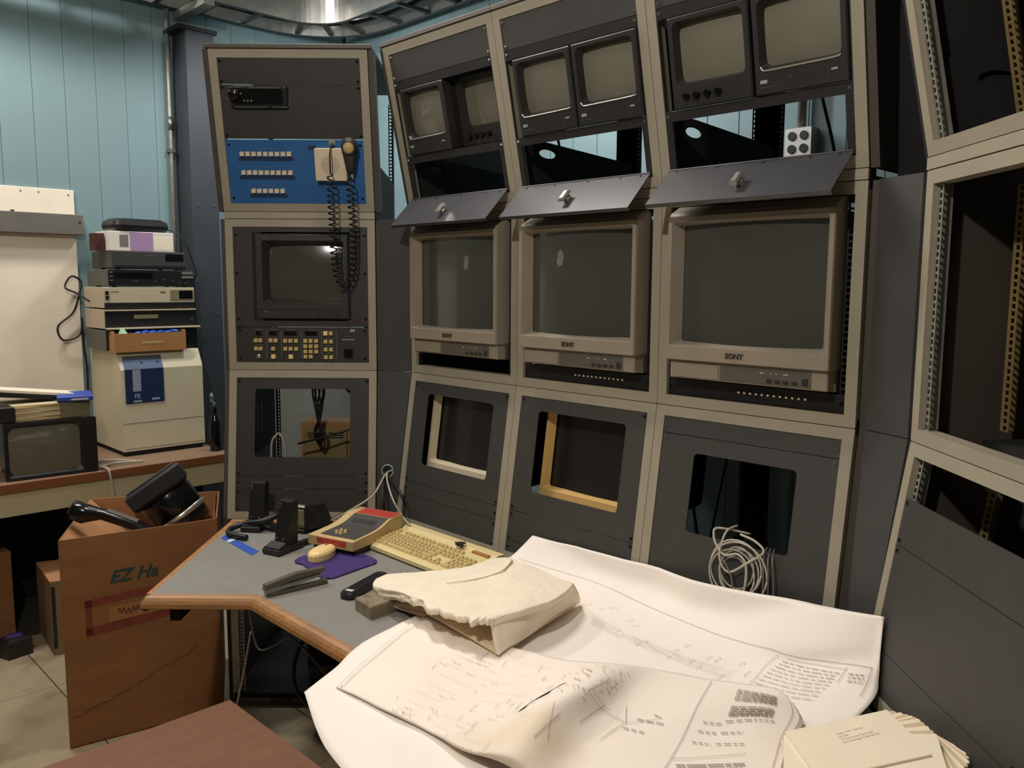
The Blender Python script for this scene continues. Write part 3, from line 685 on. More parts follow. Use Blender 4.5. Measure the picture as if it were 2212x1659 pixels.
o = b.build('cable_loop', 'cable_white', None, T(-0.915, 3.25, 0.99), True); tag(o, 'small white cable loop at the lower left of the left rack cutout', 'cable')

# large monitors of the angled bays
def big_monitor(i, label, smudge=None):
    u = unit('crt_monitor', 'B', i, 'mid', 0.282, 0.055, label, 'monitor', 'large beige monitors in the angled bays')
    P_ = lambda lp, z: [(x, y, z) for x, y in lp]
    H = 0.047
    b = MB(); o_ = rr(0, 0.264, 0.457, 0.375, 0.004)
    b.loft([P_(rr(0, 0.264, 0.452, 0.372, 0.004), -0.03), P_(o_, H - 0.006), P_(rr(0, 0.264, 0.453, 0.371, 0.005), H), P_(rr(0.0, 0.2745, 0.430, 0.322, 0.006), H), P_(rr(0.0, 0.277, 0.394, 0.304, 0.006), H - 0.034)], False, False)
    b.build('bezel', 'sony_beige', u)
    b = MB(); b.M = Matrix(((0, 0, 1, 0), (1, 0, 0, 0), (0, 1, 0, 0), (0, 0, 0, 1))); b.prism([(0.4505, H - 0.006), (0.4505, -0.02), (0.478, -0.02), (0.478, 0.0), (0.460, H - 0.012)], -0.226, 0.226); b.build('top_slope', 'sony_beige', u)
    b = MB(); nx = 14; rows = []
    for j in range(3):
        y = 0.119 + 0.315 * j / 2; rows.append([(-0.199 + 0.398 * k / nx, y, H - 0.036 + 0.012 * (1 - ((k / nx) * 2 - 1) ** 2)) for k in range(nx + 1)])
    b.grid(rows).build('screen', 'glass_sony', u, None, True)
    MB().loft([P_(rr(0, 0.235, 0.452, 0.42, 0.003), -0.0), P_(rr(0, 0.235, 0.450, 0.42, 0.003), -0.16), P_(rr(0, 0.22, 0.36, 0.32, 0.02), -0.30), P_(rr(0, 0.2, 0.28, 0.22, 0.02), -0.44)]).build('case', 'sony_side', u)
    b = MB(); b.box(-0.218, 0.222, 0.028, 0.078, -0.01, H - 0.012, 0.003); b.build('control_strip', 'sony_beige', u)
    MB().prism(rr(-0.135, 0.0505, 0.135, 0.036, 0.002), H - 0.013, H - 0.0085, 0.001).build('control_door', 'sony_beige', u)
    MB().prism(rr(0.06, 0.0515, 0.245, 0.038, 0.002), H - 0.013, H - 0.0105).build('button_recess', 'sony_grey', u)
    b = MB()
    for k in range(4): b.prism(rr(0.075 + 0.022 * k, 0.041, 0.014, 0.008, 0.001), H - 0.011, H - 0.0085)
    b.prism(rr(0.168, 0.046, 0.014, 0.016, 0.001), H - 0.011, H - 0.008); b.build('control_button', 'charcoal', u)
    b = MB()
    for k, w in ((0.05, 0.010), (0.078, 0.003), (0.092, 0.003), (0.112, 0.012)): b.box(k, k + w, 0.059, 0.061, H - 0.0106, H - 0.0098)
    b.build('control_caption', 'print_white', u)
    text_mesh('maker_mark', 'SONY', 0.019, 'ink_black', u, T(-0.018, 0.0955, H + 0.0004), 0.0012, bold=0.0006)
    if smudge:
        b = MB(); x, y = smudge; pts = [(-.009, -.012), (-.004, -.03), (.004, -.026), (.008, -.006), (.007, .018), (.001, .032), (-.006, .02), (-.006, .004)]
        z = H - 0.036 + 0.012 * (1 - (x / 0.199) ** 2) + 0.0008
        b.f([b.v((x + p[0] * 1.7, y + p[1] * .85, z)) for p in pts]); b.build('torn_sticker', 'print_dim', u)
    return u
big_monitor(0, 'large beige monitor in the leftmost angled bay, torn sticker right of centre', (0.055, 0.345))
big_monitor(1, 'large beige monitor in the middle angled bay, torn sticker at upper left', (-0.075, 0.352))
big_monitor(2, 'large beige monitor in the right angled bay, bare clean screen')
# thin switch units under the middle and right monitors
def switch_unit(i, label):
    u = unit('switch_unit', 'B', i, 'mid', 0.28, 0.031, label, 'control panel', 'switch units under the large monitors')
    MB().box(-0.248, 0.248, 0.0, 0.044, -0.0110, -0.008).build('front_plate', 'black_satin', u); MB().box(-0.222, 0.222, 0.001, 0.043, -0.2, -0.0112).build('case', 'interior', u)
    for k in range(12): link('push_button', keymesh(0.0058, 0.0058, 0.004, 'button', 'push_button'), u, T(-0.03 + 0.0165 * k, 0.024, -0.008))
    b = MB()
    for x, w in ((-0.20, 0.02), (-0.16, 0.004), (-0.15, 0.004), (-0.13, 0.012), (-0.09, 0.02), (0.19, 0.02)): b.box(x, x + w, 0.026, 0.029, -0.008, -0.0072); b.box(x + 0.005, x + w + 0.006, 0.014, 0.0155, -0.008, -0.0072)
    b.build('caption', 'charcoal', u)
    for x in (-0.24, 0.24): link('screw', SCREW, u, T(x, 0.022, -0.008))
switch_unit(1, 'thin black switch unit with a row of pale buttons under the middle large monitor')
switch_unit(2, 'thin black switch unit with a row of pale buttons under the right large monitor')
# twin small monitors in the upper tier
def mon_surround(i):
    M, L = TIER['top']; bay = rB[i]; x0, x1 = FR + 0.001, WB - FR - 0.001
    o = MB().ring(rr(WB / 2, 0.304, x1 - x0, 0.276, 0.001), rr(WB / 2, 0.302, 0.494, 0.226, 0.003), -0.006, -0.001).build('monitor_surround', 'mon_black', bay, M)
    for x in (x0 + 0.0085, x1 - 0.0085):
        for s in (0.176, 0.430): link('screw', SCREW_S, o, T(x, s, -0.001))
    MB().ring(rr(WB / 2, 0.0975, x1 - x0, 0.137, 0.001), rr(WB / 2, 0.0985, 0.462, 0.13, 0.003), -0.006, -0.001).build('open_surround', 'mon_black', bay, M)
for i in range(3): mon_surround(i)
def small_monitor(i, x, style, label, depth=0.0):
    u = unit('small_monitor', 'B', i, 'top', x, 0.19, label, 'monitor', 'pairs of small black monitors in the upper tier')
    P_ = lambda lp, z: [(a, b_, z + depth) for a, b_ in lp]
    w, h = 0.228, 0.222
    b = MB(); b.loft([P_(rr(0, h / 2, w, h, 0.004), -0.03), P_(rr(0, h / 2, w, h, 0.004), 0.004), P_(rr(0, h / 2, w - 0.006, h - 0.006, 0.004), 0.008),
                      P_(rr(0, 0.134, 0.198, 0.152, 0.016), 0.008), P_(rr(0, 0.133, 0.187, 0.139, 0.018), -0.016)], False, False)
    b.build('bezel', 'mon_black', u)
    bulge(0, 0.133, 0.190, 0.142, 0.02, -0.017 + depth, 0.008).build('screen', 'glass_small', u, None, True)
    MB().box(-w / 2 + 0.003, w / 2 - 0.003, 0.006, h - 0.006, -0.26 + depth, -0.03 + depth).build('case', 'interior', u)
    if style == 'new':
        b = MB(); b.tube(smooth_path([(-0.096, 0.064, 0.0085 + depth), (-0.092, 0.057, 0.0085 + depth), (-0.08, 0.054, 0.0085 + depth), (0.0, 0.0545, 0.0085 + depth), (0.085, 0.056, 0.0085 + depth), (0.097, 0.060, 0.0085 + depth)], 4), 0.0022, 6); b.build('lower_lip', 'chrome', u, None, True)
        MB().prism(rr(-0.09, 0.030, 0.018, 0.008, 0.001), 0.008 + depth, 0.0095 + depth).build('maker_mark', 'plate_grey', u)
        MB().prism(rr(0.082, 0.032, 0.015, 0.005, 0.001), 0.008 + depth, 0.0095 + depth).build('power_button', 'plate_grey', u)
        b = MB(); b.box(-0.1, -0.055, 0.0165, 0.0175, 0.008 + depth, 0.0085 + depth); b.box(-0.03, -0.02, 0.033, 0.0345, 0.008 + depth, 0.0085 + depth); b.box(0.066, 0.0668, 0.004, 0.046, 0.008 + depth, 0.0085 + depth); b.build('caption', 'sony_grey', u)
    else:
        for k in range(4):
            b = MB(); b.M = T(-0.07 + 0.031 * k, 0.03, 0.008 + depth); b.lathe([(0.0085, 0), (0.0075, 0.012), (0, 0.012)], 12, False); b.build('knob', 'black_gloss', u)
        b = MB(); b.box(-0.1, 0.05, 0.012, 0.0125, 0.008 + depth, 0.0085 + depth); b.build('caption', 'sony_grey', u)
    return u
small_monitor(0, 0.177, 'new', 'left of the two small monitors high in the leftmost angled bay')
small_monitor(0, 0.412, 'old', 'right small monitor in the leftmost angled bay, set back in shadow', -0.05)
small_monitor(1, 0.177, 'new', 'left of the two small monitors high in the middle angled bay')
small_monitor(1, 0.412, 'new', 'right of the two small monitors high in the middle angled bay')
small_monitor(2, 0.177, 'old', 'left small monitor in the right angled bay, knobs along its lower edge')
small_monitor(2, 0.412, 'new', 'right of the two small monitors high in the right angled bay')
# hinged flaps above the large monitors
def visor(i, label, tilt=0.0):
    M, L = TIER['top']
    c = thing('hinged_flap', SEG['B'] @ T(i * WB + 0.28, 0, 0), label, 'flap', 'hinged grey flaps above the large monitors')
    p0 = Vector((0, -0.0135, Z25 + 0.036)); p1 = Vector((0, -0.110 - tilt, 1.829 + tilt * .4)); s = (p1 - p0); Ln = s.length; s /= Ln
    n = Vector((1, 0, 0)).cross(s); Mv = Matrix(((1, 0, 0, 0), (0, s.y, n.y, p0.y), (0, s.z, n.z, p0.z), (0, 0, 0, 1)))
    b = MB(); b.box(-0.249, 0.249, 0.0, Ln, -0.003, 0.0); b.box(-0.249, 0.249, Ln - 0.002, Ln, 0.0, 0.009) ; b.build('plate', 'visor_mat', c, Mv)
    b = MB(); b.cyl((-0.248, -0.001, -0.002), (1, 0, 0), 0.0035, 0.496, 8); b.build('hinge', 'charcoal', c, Mv)
    sc = MB().lathe([(0.0, 0.002), (0.003, 0.002), (0.0035, 0)], 8, False).mesh('hinge_screw', 'black')
    for x in (-0.22, -0.1, 0.03, 0.15, 0.22): link('hinge_screw', sc, c, Mv @ T(x, 0.008, -0.003) @ RX(PI))
    b = MB(); b.M = Mv @ T(0.0, Ln - 0.055, -0.003) @ RX(PI); b.lathe([(0.013, 0), (0.013, 0.008), (0.010, 0.012), (0.0, 0.012)], 14, False); b.box(-0.011, 0.011, -0.024, 0.018, 0.010, 0.024, 0.005); b.build('latch', 'chrome', c)
    return c
visor(0, 'grey hinged flap with a chrome latch, above the leftmost large monitor')
visor(1, 'grey hinged flap with a chrome latch, above the middle large monitor')
visor(2, 'grey hinged flap with a chrome latch, above the right large monitor', 0.006)
# recessed monitors behind the lower cutouts
def low_monitor(i, m, label, dx=0.0, h=-0.03):
    u = unit('recessed_monitor', 'B', i, 'low', 0.285, 0.20, label, 'monitor', 'monitors behind the lower cutouts')
    P_ = lambda lp, z: [(x + dx, y, z + h) for x, y in lp]
    b = MB(); b.loft([P_(rr(0.024, 0.165, 0.428, 0.345, 0.008), -0.04), P_(rr(0.024, 0.165, 0.428, 0.345, 0.008), -0.016), P_(rr(0.024, 0.165, 0.422, 0.335, 0.008), -0.010), P_(rr(0.028, 0.186, 0.410, 0.278, 0.008), -0.010), P_(rr(0.028, 0.190, 0.388, 0.264, 0.008), -0.034)], False, False)
    b.build('bezel', m, u)
    b = MB(); rows = []
    for j in range(3): rows.append([(0.028 + dx - 0.196 + 0.392 * k / 12, 0.055 + 0.275 * j / 2, h - 0.040 + 0.010 * (1 - (k / 6 - 1) ** 2)) for k in range(13)])
    b.grid(rows).build('screen', 'glass_low', u, None, True)
    MB().loft([P_(rr(0.02, 0.165, 0.42, 0.33, 0.01), -0.045), P_(rr(0.02, 0.165, 0.30, 0.25, 0.02), -0.40)]).build('case', 'interior', u)
low_monitor(0, 'bezel_white', 'dark screen with a pale bezel behind the lower cutout of the leftmost angled bay')
low_monitor(1, 'bezel_yellow', 'dark screen with a yellowed bezel behind the lower cutout of the middle angled bay', 0.008, -0.04)
# coil of pale cable hanging out of the right bay cutout
ML = SEG['B'] @ T(2 * WB, 0, 0) @ TIER['low'][0]
b = MB(); b2 = MB()
def lp(pts): return smooth_path([ML @ Vector(p) for p in pts], 6)
b.tube(lp([(0.30, 0.26, -0.05), (0.235, 0.265, 0.0), (0.232, 0.245, 0.012), (0.25, 0.222, 0.02), (0.275, 0.205, 0.022), (0.31, 0.215, 0.02), (0.335, 0.195, 0.02), (0.34, 0.15, 0.02), (0.335, 0.10, 0.02)]), 0.0032)
b.tube(lp([(0.30, 0.262, 0.0), (0.345, 0.255, 0.006), (0.375, 0.235, 0.012), (0.345, 0.205, 0.02), (0.29, 0.165, 0.02), (0.262, 0.20, 0.025), (0.264, 0.26, 0.01), (0.266, 0.275, -0.04)]), 0.0032)
for k in range(6):
    r_, cx_, cy_ = 0.040 + 0.0055 * k, 0.297 + 0.009 * (k % 3), 0.158 + 0.010 * ((k * 2) % 3)
    b.tube([ML @ Vector((cx_ + r_ * math.cos(a) * (1 + .04 * k), cy_ + r_ * 1.15 * math.sin(a), 0.006 + 0.0030 * k + 0.002 * math.sin(2 * a + k))) for a in [2 * PI * n / 28 for n in range(29)]], 0.0024)
o = b.build('cable_coil', 'cable_white', None, None, True); tag(o, 'coil of pale cable hanging out of the right bay lower cutout', 'cable')
for k in range(3): b2.tube(lp([(0.36 + 0.01 * k, 0.24, -0.03), (0.38 + 0.012 * k, 0.215, 0.018), (0.385 + 0.014 * k, 0.16, 0.016), (0.39 + 0.016 * k, 0.06, 0.016)]), 0.0018)
b2.tube(lp([(0.27, 0.20, 0.03), (0.295, 0.175, 0.032), (0.31, 0.14, 0.03), (0.305, 0.08, 0.02)]), 0.002)
o = b2.build('thin_cable', 'cable_grey', None, None, True); tag(o, 'thin grey cables falling beside the pale cable coil', 'cable')
# loose wiring behind the angled bays
for i in range(3):
    x = i * WB; b = MB()
    b.tube(smooth_path([(x + 0.05, 0.66, 2.5), (x + 0.10, 0.67, 2.25), (x + 0.16, 0.66, 2.05), (x + 0.2, 0.65, 1.85), (x + 0.2, 0.65, 1.2), (x + 0.3, 0.66, 0.6)]), 0.006, 5)
    b.tube(smooth_path([(x + 0.45, 0.66, 2.36), (x + 0.50, 0.66, 2.18), (x + 0.52, 0.65, 2.02), (x + 0.50, 0.65, 1.6), (x + 0.35, 0.68, 0.9), (x + 0.3, 0.68, 0.6)]), 0.005, 5)
    b.tube(smooth_path([(x + 0.30, 0.665, 0.55), (x + 0.20, 0.70, 0.3), (x + 0.32, 0.75, 0.1), (x + 0.45, 0.8, 0.01)]), 0.008, 5)
    o = b.build('rack_wiring', 'rubber', None, RM, True)
    tag(o, 'black loose wiring hanging behind the %s angled bay' % ('leftmost', 'middle', 'right')[i], 'cable', 'wiring behind the angled bays')

# ------------------------------------------------------------------ console desk
DZ = 0.74
dk = thing('console_desk', Matrix.Identity(4), 'grey laminate corner desk with rounded oak edging, in front of the racks', 'desk')
eB = Vector((0.6966, -0.7175)); nB = Vector((-0.7175, -0.6966))
bl0 = Vector((-0.434, 3.069)) + nB * 0.004
front = [(-1.030, 2.325), (-0.727, 2.325), (0.04, 1.535), (0.04, 0.55)]
back = [(0.760, 0.55), (0.760, 1.825), tuple(bl0 + eB * 1.67), tuple(bl0 + eB * 0.02), (-0.52, 3.05), (-1.030, 3.05)]
MB().prism(front + back, DZ - 0.032, DZ).build('desk_surface', 'desk_top', dk)
def edge_strip(name, a, b_, r, ma, mb, m):
    """quarter-round trim along a-b (top edge), with mitre offsets ma, mb along the strip at full radius"""
    a, b_ = Vector(a), Vector(b_); t = (b_ - a).normalized(); n = Vector((t.y, -t.x)); loops = []
    prof = [(0, 0)] + [(r * math.sin(PI / 2 * k / 5), -r * (1 - math.cos(PI / 2 * k / 5))) for k in range(1, 6)] + [(r, -r - 0.002), (r * .8, -r - 0.006), (0, -r - 0.006)]
    mbd = MB()
    mbd.loft([[(*(a + n * d - t * (ma * d / r)), DZ + z) for d, z in prof], [(*(b_ + n * d + t * (mb * d / r)), DZ + z) for d, z in prof]])
    return mbd.build(name, m, dk)
edge_strip('wood_edge', (-1.030, 3.05), (-1.030, 2.325), 0.022, 0, 0.030, 'oak_edge') if False else None
mbd = MB(); mbd.loft([[(-1.030, 3.05, DZ), (-1.030, 3.05, DZ - 0.045), (-1.054, 3.085, DZ - 0.045), (-1.056, 3.085, DZ - 0.004), (-1.048, 3.085, DZ + 0.002)], [(-1.030, 2.325, DZ), (-1.030, 2.325, DZ - 0.045), (-1.052, 2.290, DZ - 0.047), (-1.052, 2.300, DZ - 0.03), (-1.044, 2.320, DZ + 0.001)]])
mbd.build('wood_edge', 'oak_edge', dk)
edge_strip('wood_edge', front[0], front[1], 0.031, 0.022, -0.013, 'oak')
edge_strip('wood_edge', front[1], front[2], 0.031, -0.013, -0.013, 'oak')
edge_strip('wood_edge', front[2], front[3], 0.031, -0.013, 0, 'oak')
MB().box(-1.05, -0.52, 3.05, 3.084, DZ - 0.03, DZ + 0.003).build('wood_edge', 'oak_edge', dk)
MB().box(-1.02, -0.99, 2.42, 3.03, 0.62, DZ - 0.033).build('support_bracket', 'interior', dk)
b = MB(); b.box(0.50, 0.54, 0.6, 0.64, 0, DZ - 0.033); b.build('leg', 'interior', dk)
b = MB(); b.box(0.10, 0.14, 0.6, 0.64, 0, DZ - 0.033); b.build('leg', 'interior', dk)
b = MB(); b.box(0.08, 0.12, 1.42, 1.46, 0, DZ - 0.033); b.build('leg', 'interior', dk)
# wires under the desk
for k, (pts, r, m, lab) in enumerate([
    ([(-0.98, 3.02, 0.45), (-0.93, 2.95, 0.30), (-0.85, 2.9, 0.33), (-0.78, 2.85, 0.38), (-0.70, 2.85, 0.30), (-0.66, 2.9, 0.18), (-0.7, 2.85, 0.008)], 0.004, 'cable_grey', 'grey wire sagging under the oak-edged desk'),
    ([(-0.72, 2.9, 0.42), (-0.64, 2.85, 0.38), (-0.58, 2.85, 0.22), (-0.66, 2.8, 0.13), (-0.76, 2.82, 0.22), (-0.74, 2.88, 0.36), (-0.6, 2.9, 0.44), (-0.45, 2.85, 0.50)], 0.007, 'rubber', 'black cable loop in the dark under the desk'),
    ([(-0.95, 2.95, 0.36), (-0.97, 2.9, 0.2), (-0.99, 2.8, 0.05), (-1.0, 2.7, 0.008)], 0.004, 'cable_white', 'pale wire hanging beside the rack leg under the desk'),
    ([(-0.86, 2.55, 0.008), (-0.70, 2.5, 0.01), (-0.58, 2.62, 0.012), (-0.50, 2.8, 0.05), (-0.48, 2.9, 0.2)], 0.004, 'cable_grey', 'thin wire lying on the floor under the desk')]):
    o = MB().tube(smooth_path(pts), r, 6).build('loose_wire', m, None, None, True); tag(o, lab, 'cable')

# ------------------------------------------------------------------ drawings, foam, envelopes
from mathutils.bvhtree import BVHTree
UNDER = []                                              # what the next sheet rests on
def in_poly(x, y, P):
    c = False
    for (x0, y0), (x1, y1) in zip(P, P[1:] + P[:1]):
        if (y0 > y) != (y1 > y) and x < (x1 - x0) * (y - y0) / (y1 - y0) + x0: c = not c
    return c
def rest(p, gap=0.0018):
    """keep a point off the desk, the sheets below and the slanted rack fronts"""
    if in_poly(p.x, p.y, [(-1.06, 2.288), (-0.745, 2.288), (-0.025, 1.515), (-0.025, 0.5)] + back): p.z = max(p.z, DZ + gap)
    for bv in UNDER:
        h = bv.ray_cast(Vector((p.x, p.y, 2)), Vector((0, 0, -1)))
        if h[0] is not None and p.z < h[0].z + gap: p.z = h[0].z + gap
    for sg in 'BC':
        q = SEG[sg].inverted() @ p; d = max(0, D0 * (Z1 - p.z) / (Z1 - Z0)) + 0.006
        if sg == 'B' and q.x > 1.2: d += 0.030 * min(1, (q.x - 1.2) / 0.12) * min(1, max(0, (1.76 - q.x) / 0.1))
        if -q.y < d and q.x > -0.05: q.y = -d; p = SEG[sg] @ q
    return p
def sheet(name, C, label, m, nu=40, nv=34, th=0.0012, crumple=0.0, seed=1, lift=0.0):
    S0 = surf(C); import mathutils.noise as mn
    def S(u, v):
        p = S0(u, v); q = Vector((p.x * 7, p.y * 7, seed))
        return rest(p + Vector((0, 0, lift + crumple * (mn.noise(q) + 0.5 * mn.noise(q * 2.3)))), 0.0018 + th)
    top = [[S(i / nu, j / nv) for i in range(nu + 1)] for j in range(nv + 1)]
    b = MB(); V = [[b.v(p) for p in r] for r in top]; V2 = [[b.v(p - Vector((0, 0, th))) for p in r] for r in top]
    for j in range(nv):
        for i in range(nu):
            b.f((V[j][i], V[j][i + 1], V[j + 1][i + 1], V[j + 1][i])); b.f((V2[j][i], V2[j + 1][i], V2[j + 1][i + 1], V2[j][i + 1]))
    rim = [(0, i) for i in range(nu + 1)] + [(j, nu) for j in range(1, nv + 1)] + [(nv, i) for i in range(nu - 1, -1, -1)] + [(j, 0) for j in range(nv - 1, 0, -1)]
    for a, c in zip(rim, rim[1:] + rim[:1]): b.f((V[a[0]][a[1]], V2[a[0]][a[1]], V2[c[0]][c[1]], V[c[0]][c[1]]))
    o = b.build(name, m, None, None, True); tag(o, label, 'drawing')
    UNDER.append(BVHTree.FromPolygons([v.co for v in o.data.vertices], [tuple(p.vertices) for p in o.data.polygons]))
    return o, S
def printing(S, name, parent, m, strokes, z=0.0006, seg=10):
    """printed strokes: (u0, v0, u1, v1, width in metres) laid on the sheet"""
    b = MB()
    for (u0, v0, u1, v1, w) in strokes:
        n = max(1, int(seg * max(abs(u1 - u0), abs(v1 - v0)) * 3) + 1); L_ = None
        for k in range(n + 1):
            t = k / n; u, v = u0 + (u1 - u0) * t, v0 + (v1 - v0) * t
            p = S(u, v); e_ = 0.004
            q = S(u + (u1 - u0) * e_ / max(abs(u1 - u0) + abs(v1 - v0), 1e-6), v + (v1 - v0) * e_ / max(abs(u1 - u0) + abs(v1 - v0), 1e-6)) - p
            s_ = Vector((q.y, -q.x, 0)); s_ = s_.normalized() * (w / 2) if s_.length > 1e-9 else Vector((w / 2, 0, 0))
            up = Vector((0, 0, z)); cur = (b.v(p + s_ + up), b.v(p - s_ + up))
            if L_: b.f((L_[0], L_[1], cur[1], cur[0]))
            L_ = cur
    o = b.build(name, m, parent); o['kind'] = 'stuff'; return o
S1 = [
 [(0.067,2.563,0.845),(0.315,2.350,0.855),(0.545,2.146,0.868),(0.688,1.890,0.895),(0.795,1.717,0.930)],
 [(0.012,2.526,0.800),(0.249,2.344,0.785),(0.470,2.069,0.787),(0.636,1.852,0.810),(0.799,1.708,0.885)],
 [(-0.074,2.434,0.765),(0.177,2.271,0.757),(0.385,1.986,0.755),(0.609,1.828,0.765),(0.784,1.693,0.830)],
 [(-0.190,2.237,0.752),(0.090,2.040,0.748),(0.337,1.839,0.747),(0.529,1.697,0.749),(0.758,1.664,0.775)],
 [(-0.358,1.992,0.749),(-0.102,1.725,0.747),(0.134,1.543,0.746),(0.345,1.481,0.746),(0.631,1.548,0.746)],
 [(-0.406,1.864,0.742),(-0.241,1.648,0.745),(-0.010,1.455,0.746),(0.240,1.365,0.746),(0.482,1.368,0.746)],
 [(-0.459,1.780,0.722),(-0.360,1.579,0.695),(-0.198,1.392,0.700),(0.113,1.273,0.700),(0.407,1.248,0.720)],
]
S2 = [
 [(-0.197,2.204,0.757),(-0.097,2.030,0.757),(0.013,1.914,0.765),(0.114,1.843,0.772),(0.210,1.759,0.803),(0.324,1.767,0.785),(0.440,1.718,0.785),(0.546,1.648,0.800),(0.574,1.613,0.780)],
 [(-0.273,2.042,0.757),(-0.155,1.884,0.757),(-0.044,1.785,0.760),(0.057,1.708,0.777),(0.151,1.631,0.816),(0.239,1.663,0.765),(0.382,1.613,0.772),(0.525,1.606,0.777),(0.584,1.587,0.763)],
 [(-0.330,1.894,0.757),(-0.204,1.745,0.757),(-0.098,1.663,0.758),(0.007,1.600,0.777),(0.079,1.541,0.818),(0.170,1.553,0.760),(0.337,1.526,0.757),(0.482,1.535,0.762),(0.543,1.523,0.755)],
 [(-0.380,1.780,0.742),(-0.251,1.648,0.755),(-0.157,1.567,0.757),(-0.079,1.480,0.770),(0.007,1.406,0.802),(0.106,1.404,0.760),(0.269,1.392,0.755),(0.420,1.408,0.755),(0.483,1.399,0.752)],
 [(-0.385,1.779,0.735),(-0.258,1.659,0.742),(-0.163,1.576,0.745),(-0.086,1.501,0.751),(-0.009,1.414,0.775),(0.094,1.334,0.757),(0.238,1.305,0.752),(0.372,1.319,0.752),(0.435,1.307,0.752)],
]
sh1, F1 = sheet('drawing_sheet', S1, 'large white drawing sheet curling up against the rear panels, title block at its right', 'paper_back', crumple=0.0035, seed=3)
sh2, F2 = sheet('drawing_sheet', S2, 'creased and stained drawing sheet lying on top, with a sharp fold and a torn hole', 'paper', 56, 34, crumple=0.0040, seed=9, lift=0.0015)
st = []
def words(st, u0, v0, u1, v1, w, a=0.004, b_=0.014, gap=0.004):
    L_ = math.hypot(u1 - u0, v1 - v0); k = 0
    while k < L_:
        n = min(L_ - k, rnd.uniform(a, b_)); st.append((u0 + (u1 - u0) * k / L_, v0 + (v1 - v0) * k / L_, u0 + (u1 - u0) * (k + n) / L_, v0 + (v1 - v0) * (k + n) / L_, w)); k += n + gap
# under sheet: border line, title block, faint schematic
ln = [(0.30, 0.20, 0.72, 0.225, 0.0016), (0.72, 0.225, 0.965, 0.345, 0.0016), (0.965, 0.345, 0.95, 0.49, 0.0016), (0.74, 0.255, 0.70, 0.47, 0.0014), (0.76, 0.275, 0.90, 0.345, 0.0013), (0.90, 0.33, 0.885, 0.42, 0.0013), (0.04, 0.20, 0.30, 0.20, 0.0014)]
printing(F1, 'printed_line', sh1, 'ink_mid', ln)
tb = []
for k in range(9): words(tb, 0.755 - 0.006 * k, 0.30 + 0.019 * k, 0.885 - 0.004 * k, 0.365 + 0.016 * k, 0.0028, 0.008, 0.03, 0.004)
for k in range(3): words(tb, 0.905, 0.37 + 0.02 * k, 0.945, 0.385 + 0.02 * k, 0.0032)
for k in range(26):
    u, v = 0.30 + 0.018 * k, 0.33 + 0.055 * math.sin(k * 1.7) + 0.003 * k
    if rnd.random() < .75: words(tb, u, v, u - 0.012, v + rnd.uniform(0.015, 0.04), 0.0022, 0.006, 0.012)
for k in range(7): words(tb, 0.32, 0.385 + 0.006 * k, 0.66, 0.40 + 0.008 * k, 0.0009, 0.03, 0.09, 0.02)
printing(F1, 'printed_text', sh1, 'ink_mid', tb)
# upper sheet: borders, schematic clusters, text blocks right of the fold
ln = [(0.02, 0.05, 0.02, 0.95, 0.0013), (0.745, 0.04, 0.745, 0.98, 0.0013), (0.745, 0.62, 0.86, 0.62, 0.0013), (0.94, 0.05, 0.94, 0.98, 0.0012), (0.978, 0.0, 0.975, 0.98, 0.0024), (0.53, 0.30, 0.66, 0.42, 0.0013), (0.535, 0.28, 0.62, 0.36, 0.0011),
      (0.545, 0.16, 0.527, 0.30, 0.0018), (0.60, 0.34, 0.585, 0.50, 0.0014), (0.66, 0.42, 0.70, 0.36, 0.0012), (0.66, 0.42, 0.64, 0.30, 0.0010), (0.66, 0.42, 0.64, 0.55, 0.0014), (0.535, 0.52, 0.52, 0.66, 0.0014), (0.50, 0.48, 0.55, 0.64, 0.0008)]
printing(F2, 'printed_line', sh2, 'ink_grey', ln)
tx = []
for c in range(70):
    u, v = rnd.uniform(0.12, 0.44), rnd.uniform(0.08, 0.82)
    if 0.35 < v < 0.5 and u < .25: continue
    if rnd.random() < .5: words(tx, u, v, u + rnd.uniform(0.01, 0.03), v, 0.0016, 0.004, 0.010)
    else: words(tx, u, v, u, v + rnd.uniform(0.02, 0.06), 0.0016, 0.006, 0.014)
for k in range(9): words(tx, 0.14, 0.12 + 0.085 * k, 0.43, 0.12 + 0.085 * k, 0.0005, 0.03, 0.10, 0.06)
printing(F2, 'printed_text', sh2, 'ink_mid', tx)
tk = []
for k in range(5): words(tk, 0.80, 0.10 + 0.018 * k, 0.885, 0.13 + 0.018 * k, 0.0040, 0.008, 0.02, 0.002); words(tk, 0.80, 0.23 + 0.018 * k, 0.885, 0.26 + 0.018 * k, 0.0040, 0.008, 0.02, 0.002)
for k in range(7): words(tk, 0.758, 0.66 + 0.026 * k, 0.865, 0.68 + 0.026 * k, 0.0052, 0.010, 0.03, 0.002)
for u, v, n in ((0.765, 0.36, 0.03), (0.763, 0.44, 0.03), (0.762, 0.52, 0.03), (0.80, 0.36, 0.10), (0.80, 0.46, 0.04), (0.80, 0.54, 0.05), (0.67, 0.38, 0.04), (0.66, 0.46, 0.035), (0.69, 0.33, 0.012), (0.56, 0.20, 0.02), (0.562, 0.23, 0.022), (0.564, 0.17, 0.018), (0.54, 0.36, 0.02), (0.51, 0.30, 0.02), (0.47, 0.12, 0.02), (0.475, 0.16, 0.02), (0.46, 0.21, 0.025)): words(tk, u, v, u + n, v + 0.02, 0.0032, 0.006, 0.014)
for k in range(40):
    u, v = rnd.uniform(0.44, 0.58), rnd.uniform(0.05, 0.35); words(tk, u, v, u + rnd.uniform(-.004, .02), v + rnd.uniform(0, .03), 0.0016, 0.004, 0.01)
printing(F2, 'printed_block', sh2, 'ink_grey', tk)
